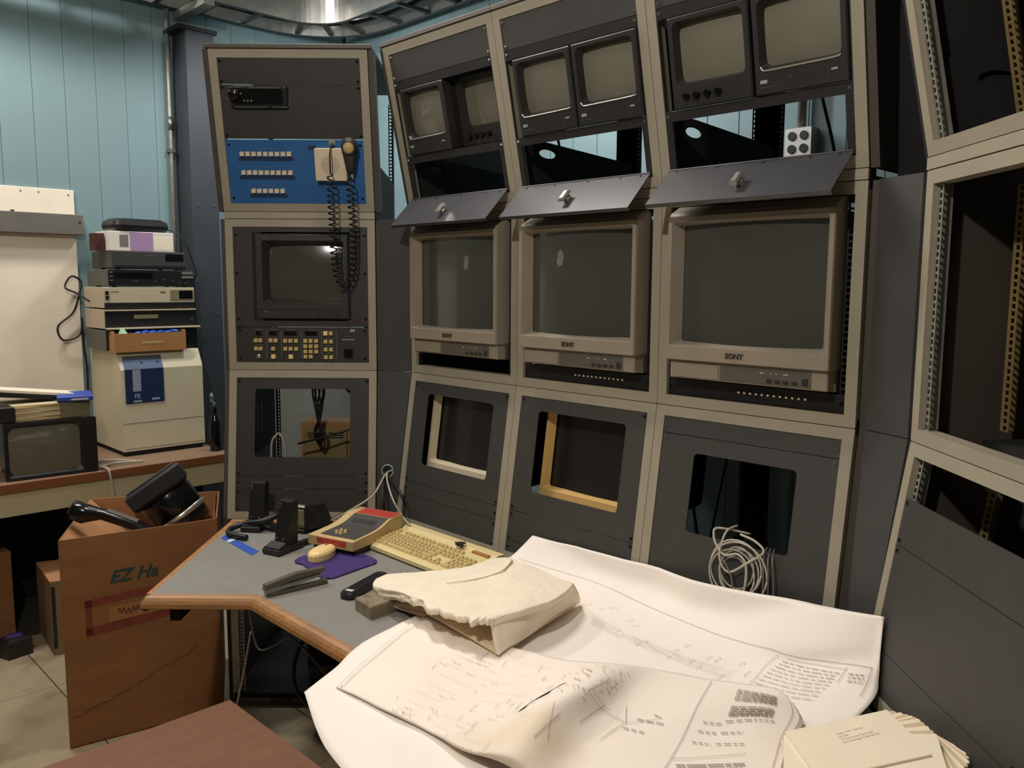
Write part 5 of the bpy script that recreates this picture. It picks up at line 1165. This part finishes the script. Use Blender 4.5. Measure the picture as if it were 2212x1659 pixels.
# small carton behind it and clutter under the counter
c = thing('small_carton', T(0, 0, 0), 'small closed carton on the floor left of the tall carton', 'carton')
A_ = Vector((-2.00, 3.52, 0)); ex = Vector((0.89, 0.45, 0)).normalized(); ey = Vector((-0.62, 0.78, 0)).normalized()
pl = [A_, A_ + ex * 0.3, A_ + ex * 0.3 + ey * 0.33, A_ + ey * 0.33]
MB().prism([tuple(p.xy) for p in pl], 0.001, 0.33).build('body', 'carton_side', c)
MB().prism([tuple((p + (Vector((-1.95, 3.7, 0)) - p) * .002).xy) for p in pl], 0.3302, 0.334).build('lid', 'carton_in', c)
b = MB(); b.loft([[A_ + ex * 0.004 + Vector((.0, -.002, 0.03)), A_ + ex * 0.018 + Vector((0, -.002, 0.03)), A_ + ex * 0.018 + Vector((0, -.002, 0.31)), A_ + ex * 0.004 + Vector((0, -.002, 0.31))], [A_ + ex * 0.004 + Vector((.0, .001, 0.03)), A_ + ex * 0.018 + Vector((0, .001, 0.03)), A_ + ex * 0.018 + Vector((0, .001, 0.31)), A_ + ex * 0.004 + Vector((0, .001, 0.31))]]); b.build('seam_gap', 'black', c)
o = MB().prism([(-2.235, 3.50), (-2.165, 3.465), (-2.105, 3.545), (-2.185, 3.60)], 0.0, 0.085, 0.012).build('transformer_block', 'black_satin'); tag(o, 'small dark block lying on the floor tiles at the left edge', 'block')
MB().box(-0.03, 0.03, -0.02, 0.03, 0.0852, 0.0862).build('label_patch', 'pad_purple', o, T(-2.175, 3.53, 0) @ RZ(0.6))
c = thing('under_counter_box', room(-2.0, -1.12, 0), 'dark brown box standing on the floor under the counter at the left edge', 'box')
MB().box(-0.2, 0.22, -0.22, 0.17, 0.001, 0.40, 0.004).build('body', 'carton', c); MB().box(-0.2, 0.22, -0.10, -0.05, 0.4005, 0.4015).build('tape_strip', 'tape_tan', c)
# reddish crate in the foreground
c = thing('wooden_crate', T(-0.763, 2.176, 0) @ RZ(math.radians(-135)), 'reddish brown wooden crate with a flat top, closest to the viewer at the lower left', 'crate')
MB().box(0.0, 0.80, 0.0, 0.75, 0.482, 0.50, 0.003).build('top_board', 'crate', c)
MB().box(0.012, 0.788, 0.012, 0.738, 0.0, 0.481).build('body', 'counter_wood', c)

# ------------------------------------------------------------------ left wall: board, rail, counter and what stands on it
c = thing('white_board', room(XL, 0, 0), 'large cream-white board fixed on the left blue wall', 'board')
MB().box(0.001, 0.014, -2.2, -0.455, 0.93, 2.095, 0.002).build('board', 'white_board', c)
for y in (-0.482, -0.62, -0.70): b = MB(); b.cyl((0.0135, y, 2.07 if y > -.6 else 2.075), (1, 0, 0), 0.0035, 0.003, 8); b.build('screw', 'charcoal', c)
c = thing('wall_rail', room(XL, 0, 0), 'long dark grey rail fixed across the white board', 'rail')
MB().box(0.0145, 0.075, -2.2, -0.435, 1.866, 1.968, 0.003).build('channel', 'board_grey', c)
b = MB(); b.cyl((0.0745, -0.452, 1.93), (1, 0, 0), 0.005, 0.003, 8); b.build('bolt', 'black', c)
b = MB(); b.box(0.05, 0.066, -0.76, -0.745, 1.968, 1.976); b.build('clip', 'black', c)
ct = thing('wall_counter', room(XL, 0, 0), 'long wood-edged counter along the left blue wall, carrying old video equipment', 'counter')
MB().box(0.001, 0.712, -3.0, 0.02, 0.72, 0.76).build('top', 'counter_top', ct)
MB().box(0.7125, 0.722, -3.0, 0.02, 0.722, 0.761, 0.002).build('front_edge', 'counter_wood', ct)
for y0, y1 in ((-3.0, -0.271), (-0.268, 0.02)): MB().box(0.690, 0.706, y0, y1, 0.615, 0.7195).build('apron', 'apron', ct)
for y in (-2.9, 0.0): MB().box(0.03, 0.07, y - 0.02, y + 0.02, 0, 0.7195).build('leg', 'interior', ct)
MB().box(0.001, 0.006, -3.0, 0.02, 0.0, 0.7195).build('back_board', 'interior', ct)
# power supply tower (cream cabinet)
c = thing('power_cabinet', room(XL + 0.46, -0.214, 0.76), 'large cream power supply cabinet with a dark blue control panel, on the counter', 'power supply')
b = MB(); b.M = Matrix(((0, 1, 0, 0), (0, 0, 1, 0), (1, 0, 0, 0), (0, 0, 0, 1)))
# profile in (z, x): built along y
b.prism([(0.024, 0.0), (0.435, 0.0), (0.522, -0.045), (0.522, -0.43), (0.024, -0.43)], -0.2075, 0.2075)
b.build('case', 'ups_beige', c)
MB().box(-0.43, -0.010, -0.2, 0.2, 0.0, 0.0235).build('plinth', 'interior', c)
MB().box(0.0, 0.001, -0.2075, 0.2075, 0.165, 0.1665).build('panel_seam', 'ink_dark', c); MB().box(0.0, 0.001, -0.2, 0.2, 0.036, 0.0375).build('panel_seam', 'ink_dark', c)
MB().box(0.0, 0.003, -0.188, 0.002, 0.265, 0.436).build('control_panel', 'ups_blue', c)
Mc = T(0, 0, 0.435) @ RY(-math.atan2(0.045, 0.087))
MB().box(0.0, 0.003, -0.188, 0.002, 0.0, 0.072).build('sloped_panel', 'ups_slate', c, Mc)
MB().box(0.003, 0.0045, -0.188, 0.002, 0.057, 0.072).build('panel_lip', 'ink_dark', c, Mc)
for y in (-0.10, -0.02): b = MB(); b.cyl((0.0028, y, 0.035), (1, 0, 0), 0.005, 0.003, 10); b.build('button', 'ups_blue', c, Mc)
MB().box(0.003, 0.0036, -0.152, -0.112, 0.325, 0.434).build('stripe', 'lilac', c)
text_mesh('printed_text', 'FE', 0.030, 'lilac', c, T(0.0037, -0.132, 0.300) @ Matrix(((0, 0, 1, 0), (1, 0, 0, 0), (0, 1, 0, 0), (0, 0, 0, 1))), 0.0003, bold=0.0008)
MB().box(0.003, 0.0036, -0.152, -0.112, 0.270, 0.280).build('caption', 'lilac', c); MB().box(0.003, 0.0036, -0.062, -0.022, 0.276, 0.287).build('caption', 'lilac', c)
# stack of video recorders
def vcr(y0, y1, z0, z1, label, front, case, depth=0.32, xf=XL + 0.375, name='video_recorder'):
    w = y1 - y0; c = thing(name, room(xf, (y0 + y1) / 2, z0), label, 'video recorder', 'stack of video recorders on the cabinet')
    MB().box(-depth, -0.008, -w / 2, w / 2, 0.006, z1 - z0, 0.002).build('case', case, c)
    MB().box(-0.0078, 0.0, -w / 2 + 0.001, w / 2 - 0.001, 0.005, z1 - z0 - 0.001, 0.002).build('front_panel', front, c)
    for y in (-w / 2 + 0.04, w / 2 - 0.04):
        for x in (-0.04, -depth + 0.04): MB().cyl((x, y, 0), (0, 0, 1), 0.012, 0.0062, 8).build('foot', 'black', c)
    return c, w, z1 - z0
c, w, h_ = vcr(-0.452, 0.010, 1.2830, 1.388, 'bottom recorder of the stack, mostly hidden behind the cardboard tray', 'black_satin', 'vcr_side', 0.29)
c, w, h_ = vcr(-0.452, 0.004, 1.389, 1.492, 'second recorder from the bottom, cream with its front open on a black interior', 'black', 'ups_side', 0.29)
MB().box(0.0, 0.035, -w / 2, w / 2 + 0.01, 0.004, 0.012, 0.001).build('lowered_flap', 'vcr_beige', c); MB().box(0.0, 0.008, -w / 2, w / 2, h_ - 0.008, h_ - 0.001).build('top_lip', 'vcr_beige', c)
MB().box(0.0005, 0.004, -0.09, 0.03, 0.055, 0.075).build('torn_label', 'olive', c); b = MB(); b.cyl((0.0, 0.205, 0.045), (1, 0, 0), 0.006, 0.008, 8); b.build('knob', 'steel', c)
c, w, h_ = vcr(-0.452, 0.002, 1.493, 1.602, 'third recorder from the bottom, cream front with a small dark display', 'vcr_beige', 'ups_side', 0.29)
MB().box(-0.0005, 0.0012, -w / 2, w / 2, 0.006, 0.032).build('lower_strip', 'black', c); MB().box(0.0, 0.003, 0.10, 0.222, 0.045, 0.095).build('display_frame', 'olive', c); MB().box(0.003, 0.0042, 0.145, 0.215, 0.050, 0.092).build('display', 'black_gloss', c)
for z in (0.048, 0.072): MB().box(0.0, 0.004, -w / 2 + 0.006, -w / 2 + 0.022, z, z + 0.018).build('button', 'black', c)
MB().box(0.0, 0.0008, -w / 2 + 0.03, -w / 2 + 0.07, 0.085, 0.088).build('caption', 'ink_dark', c); MB().box(0.0, 0.0008, 0.05, 0.075, 0.08, 0.088).build('caption', 'ink_dark', c)
c, w, h_ = vcr(-0.428, 0.004, 1.603, 1.690, 'black recorder with silver buttons at its right end, fourth in the stack', 'black_satin', 'vcr_side', 0.30)
for z in (0.045, 0.066): MB().box(0.0, 0.004, w / 2 - 0.065, w / 2 - 0.006, z, z + 0.014).build('button', 'cable_grey', c)
MB().box(0.0, 0.0015, -w / 2 + 0.03, 0.0, 0.045, 0.072).build('cassette_door', 'black_gloss', c)
b = MB()
for y, z in ((-0.10, 0.028), (-0.085, 0.028), (0.01, 0.028), (0.05, 0.036), (0.10, 0.033), (0.13, 0.02), (0.165, 0.018), (0.18, 0.03)): b.box(0.0, 0.001, y, y + 0.010, z, z + 0.003)
o = b.build('caption', 'print_dim', c); o['kind'] = 'stuff'
for z in (0.03, 0.05, 0.07): MB().box(0.0, 0.004, -w / 2 + 0.008, -w / 2 + 0.02, z, z + 0.006).build('button', 'cable_grey', c)
c, w, h_ = vcr(-0.405, -0.030, 1.691, 1.782, 'dark grey recorder, topmost of the recorders in the stack', 'vcr_grey', 'vcr_grey', 0.29)
MB().box(0.0, 0.0015, 0.075, w / 2 - 0.02, 0.045, 0.08).build('display', 'black_gloss', c); MB().box(0.0, 0.001, -0.02, 0.01, 0.068, 0.071).build('maker_mark', 'print_dim', c); MB().box(0.0, 0.002, -w / 2 + 0.01, w / 2 - 0.01, 0.008, 0.02).build('lower_strip', 'black', c)
# white and purple box with a black modem on top
c = thing('software_box', room(XL + 0.345, -0.245, 1.783), 'white box with a purple printed band on top of the recorder stack', 'box')
MB().box(-0.2, 0.0, -0.160, 0.160, 0.0, 0.098, 0.002).build('carton', 'white_box', c)
MB().box(0.0, 0.0008, -0.06, 0.055, 0.003, 0.095).build('purple_band', 'purple', c); MB().box(0.0, 0.0008, -0.11, -0.068, 0.02, 0.08).build('picture', 'print_dim', c); MB().box(0.0, 0.0008, 0.06, 0.155, 0.01, 0.075).build('text_panel', 'envelope', c)
o = MB().box(-0.08, 0.0, -0.045, 0.0, 0.0, 0.085).build('dark_red_box', 'maroon', None, room(XL + 0.30, -0.412, 1.783)); tag(o, 'small dark red box beside the white and purple box', 'box')
c = thing('modem', room(XL + 0.34, -0.235, 1.882) @ RZ(0.06), 'flat rounded black modem on the very top of the stack', 'modem')
b = MB(); b.loft([[(x, y, z) for x, y in rr(-0.09, 0, 0.2 - i, 0.285 - i, 0.04, 5)] for z, i in ((0.0, 0.03), (0.012, 0.006), (0.03, 0.0), (0.05, 0.010), (0.064, 0.05))]); b.build('case', 'black_satin', c, None, False)
o = MB().tube(smooth_path([RM @ Vector(p) for p in [(XL + 0.31, -0.105, 1.90), (XL + 0.36, -0.070, 1.88), (XL + 0.385, -0.035, 1.82), (XL + 0.385, -0.005, 1.74), (XL + 0.36, 0.022, 1.66), (XL + 0.2, 0.032, 1.60)]]), 0.003, 6).build('modem_cable', 'rubber', None, None, True); tag(o, 'thin black cable falling from the modem down the right of the stack', 'cable')
# cardboard tray
c = thing('cardboard_tray', room(XL + 0.452, -0.262, 1.2825), 'open tan cardboard tray with blue packets, on the front of the cream cabinet', 'tray')
for nm, a in (('front_panel', (-0.004, 0.0, -0.178, 0.178)), ('back_panel', (-0.0748, -0.0708, -0.178, 0.178)), ('side_panel', (-0.0706, -0.0042, -0.178, -0.174)), ('side_panel', (-0.0706, -0.0042, 0.174, 0.178))):
    MB().box(a[0], a[1], a[2], a[3], 0.0, 0.092 + (0.012 if 'side' in nm else 0)).build(nm, 'tray_carton', c)
MB().box(-0.0706, -0.0042, -0.1738, 0.1738, 0.0, 0.003).build('bottom_panel', 'tray_carton', c)
MB().box(0.0, 0.0008, -0.05, 0.06, 0.038, 0.052).build('tape_strip', 'tape_tan', c)
MT = room(XL + 0.452, -0.262, 1.2855)
bp_ = MB().box(-0.062, -0.012, -0.045, 0.045, 0, 0.03, 0.004).mesh('packet', 'blue_plastic')
for k in range(6):
    o = link('packet', bp_, None, MT @ T(0, -0.02 + 0.036 * k - 0.03, 0.066 + 0.003 * (k % 2)) @ RY(0.05 * (k % 3 - 1)) @ RX(math.radians(24 - 5 * k)))
    o.scale = (1, 0.32, 1.0); tag(o, '%s blue plastic packet from the left in the cardboard tray' % ('first second third fourth fifth sixth'.split()[k]), 'packet', 'blue packets in the cardboard tray')
b = MB(); b.loft([[(-0.055, -0.155, 0.06), (-0.01, -0.155, 0.06), (-0.01, -0.09, 0.06), (-0.055, -0.09, 0.06)], [(-0.04, -0.13, 0.118), (-0.035, -0.13, 0.118), (-0.035, -0.12, 0.116), (-0.04, -0.12, 0.116)]])
o = b.build('folded_paper', 'green_paper', None, MT); tag(o, 'pale green folded paper sticking out of the cardboard tray', 'paper')
# portable television and papers
c = thing('portable_television', room(XL + 0.685, -0.807, 0.7612) @ RZ(-0.07), 'black portable television on the counter at the left edge', 'television')
MB().box(-0.30, -0.02, -0.165, 0.175, 0.008, 0.245, 0.01).build('case', 'black_satin', c)
P_ = lambda lp, x: [(x, y, z) for y, z in lp]
b = MB(); b.loft([P_(rr(0.0, 0.127, 0.372, 0.254, 0.006), -0.02), P_(rr(0.0, 0.127, 0.372, 0.254, 0.006), 0.0), P_(rr(-0.025, 0.127, 0.305, 0.226, 0.014), 0.0), P_(rr(-0.025, 0.127, 0.284, 0.208, 0.03), -0.012)], False, False); b.build('bezel', 'black_satin', c)
b = bulge(-0.025, 0.127, 0.288, 0.212, 0.03, -0.013, 0.009); o = b.build('screen', 'glass_tv', c, Matrix(((0, 0, 1, 0), (1, 0, 0, 0), (0, 1, 0, 0), (0, 0, 0, 1))), True)
for k in range(5): b = MB(); b.cyl((0.0, 0.152, 0.055 + 0.03 * k), (1, 0, 0), 0.008, 0.006, 10); b.build('knob', 'black', c)
for y in (-0.14, 0.14): MB().box(-0.25, -0.03, y - 0.02, y + 0.02, 0, 0.0085).build('foot', 'black', c)
for k in range(9):
    o = MB().prism([(-0.13 - 0.01 * (k % 3), -0.20), (0.10, -0.20 + 0.01 * (k % 2)), (0.11, 0.10 + 0.012 * (k % 4)), (-0.12, 0.08)], 0, 0.007, 0.001).build('paper_folder', ('old_paper', 'manila', 'old_paper')[k % 3], None, room(XL + 0.54, -0.83, 1.0165 + 0.0078 * k) @ RZ(0.05 * math.sin(k * 2.1))); tag(o, '%s folder from the bottom of the slumped pile on the portable television' % ('first second third fourth fifth sixth seventh eighth ninth'.split()[k]), 'folder', 'slumped pile of folders on the television')
o = MB().box(-0.11, 0.10, -0.115, 0.03, 0, 0.022, 0.003).build('blue_book', 'book_blue', None, room(XL + 0.60, -0.635, 1.092) @ RZ(-0.25)); tag(o, 'blue paperback book lying on the pile above the television', 'book')
MB().box(-0.02, 0.05, 0.0302, 0.031, 0.004, 0.018).build('white_label', 'print_white', o) if False else None
b = MB(); b.box(0.1002, 0.101, -0.06, 0.01, 0.004, 0.012); b.build('spine_label', 'print_white', o)
o = MB().box(-0.10, 0.09, -0.10, 0.02, 0, 0.0735, 0.002).build('old_binder', 'olive', None, room(XL + 0.575, -0.655, 1.0168)); tag(o, 'dark olive binder supporting the blue book on the television', 'binder')
o = MB().box(-0.12, 0.05, -0.10, 0.08, 0, 0.07, 0.004).build('adapter_box', 'black_satin', None, room(XL + 0.615, -1.02, 1.0165)); tag(o, 'black box on the left end of the television', 'box')
o = MB().box(-0.11, 0.06, -0.2, 0.28, 0, 0.012, 0.001).build('flat_panel_board', 'envelope', None, room(XL + 0.52, -0.90, 1.134) @ RX(-0.14)); tag(o, 'long pale board sloping across the top of the folder pile', 'board')
o = MB().box(-0.09, 0.07, -0.18, 0.2, 0, 0.018, 0.001).build('black_board', 'black', None, room(XL + 0.51, -0.90, 1.112) @ RX(-0.14)); tag(o, 'black strip board just under the long pale board', 'board')
# hanging cable on the wall, wires on the counter, bits behind the cabinet
o = MB().tube(smooth_path([RM @ Vector(p) for p in [(XL + 0.2, -0.466, 1.53), (XL + 0.12, -0.50, 1.57), (XL + 0.06, -0.535, 1.60), (XL + 0.05, -0.50, 1.655), (XL + 0.05, -0.455, 1.63), (XL + 0.06, -0.47, 1.56), (XL + 0.05, -0.50, 1.47), (XL + 0.05, -0.575, 1.40), (XL + 0.05, -0.555, 1.33), (XL + 0.06, -0.48, 1.35), (XL + 0.06, -0.462, 1.42), (XL + 0.06, -0.464, 1.44), (XL + 0.06, -0.462, 1.32), (XL + 0.06, -0.45, 1.15), (XL + 0.05, -0.455, 0.95), (XL + 0.06, -0.47, 0.80)]], 8), 0.0052, 6).build('looped_cable', 'rubber', None, None, True); tag(o, 'black cable looped on the left wall beside the recorder stack', 'cable')
for k in range(4):
    o = MB().tube(smooth_path([RM @ Vector(p) for p in [(XL + 0.42 + .02 * k, -0.62, 0.766), (XL + 0.50 + .02 * k, -0.52, 0.766 + .003 * k), (XL + 0.56 + .03 * k, -0.46 + .02 * k, 0.768), (XL + 0.60 + .012 * k, -0.54, 0.766 + .003 * k), (XL + 0.64 + .012 * k, -0.60, 0.766)]]), 0.0032, 5).build('thin_wire', 'cable_white', None, None, True); tag(o, 'pale thin wire bunched on the counter between television and cream cabinet', 'wire', 'pale wires bunched on the counter')
o = MB().tube(smooth_path([RM @ Vector(p) for p in [(XL + 0.66, -0.60, 0.766), (XL + 0.715, -0.59, 0.770), (XL + 0.733, -0.585, 0.745), (XL + 0.733, -0.575, 0.66), (XL + 0.728, -0.57, 0.58), (XL + 0.72, -0.57, 0.5)]]), 0.006, 6).build('hanging_wire', 'cable_white', None, None, True); tag(o, 'pale wire hanging over the front edge of the counter', 'wire')
c = thing('wrapped_bottle', room(XL + 0.60, -0.012, 0.761), 'dark bottle with crumpled clear plastic at the end of the counter beside the rack', 'bottle')
b = MB(); b.lathe([(0.028, 0), (0.03, 0.01), (0.03, 0.14), (0.022, 0.17), (0.012, 0.19), (0.012, 0.22), (0.014, 0.235), (0, 0.238)], 14, False); b.build('body', 'black_gloss', c, None, True)
b = MB(); b.tube([(-0.01 + 0.01 * math.sin(k * 2.0), -0.012 + 0.003 * k + 0.004 * math.cos(k * 3.1), 0.30 - 0.014 * k) for k in range(12)], [0.006 + 0.004 * abs(math.sin(k * 2.3)) for k in range(12)], 5); b.build('plastic_wrap', 'plastic_clear', c)

c = thing('light_baffle', room(0, 0, 1.74), 'added black baffle keeping light off the lower wall behind the angled bays', 'baffle')  # unseen plate added to keep rear light off the lower wall
MB().box(-0.36, 2.6, 0.71, 1.209, 0.0, 0.008).build('tray', 'interior', c); MB().box(-0.36, 2.6, 0.70, 0.71, 0.0, 0.05).build('lip', 'interior', c)

for o in bpy.data.objects:
    if o.type == 'MESH' and o.parent and o.name.split('.')[0] in ('caption', 'printed_caption', 'control_caption', 'engraved_title', 'bolt', 'control', 'handwriting', 'grille_hole', 'edge_trim', 'control_button', 'maker_mark') and 'label' not in o:
        if len(o.data.vertices) > 12: o['kind'] = 'stuff'
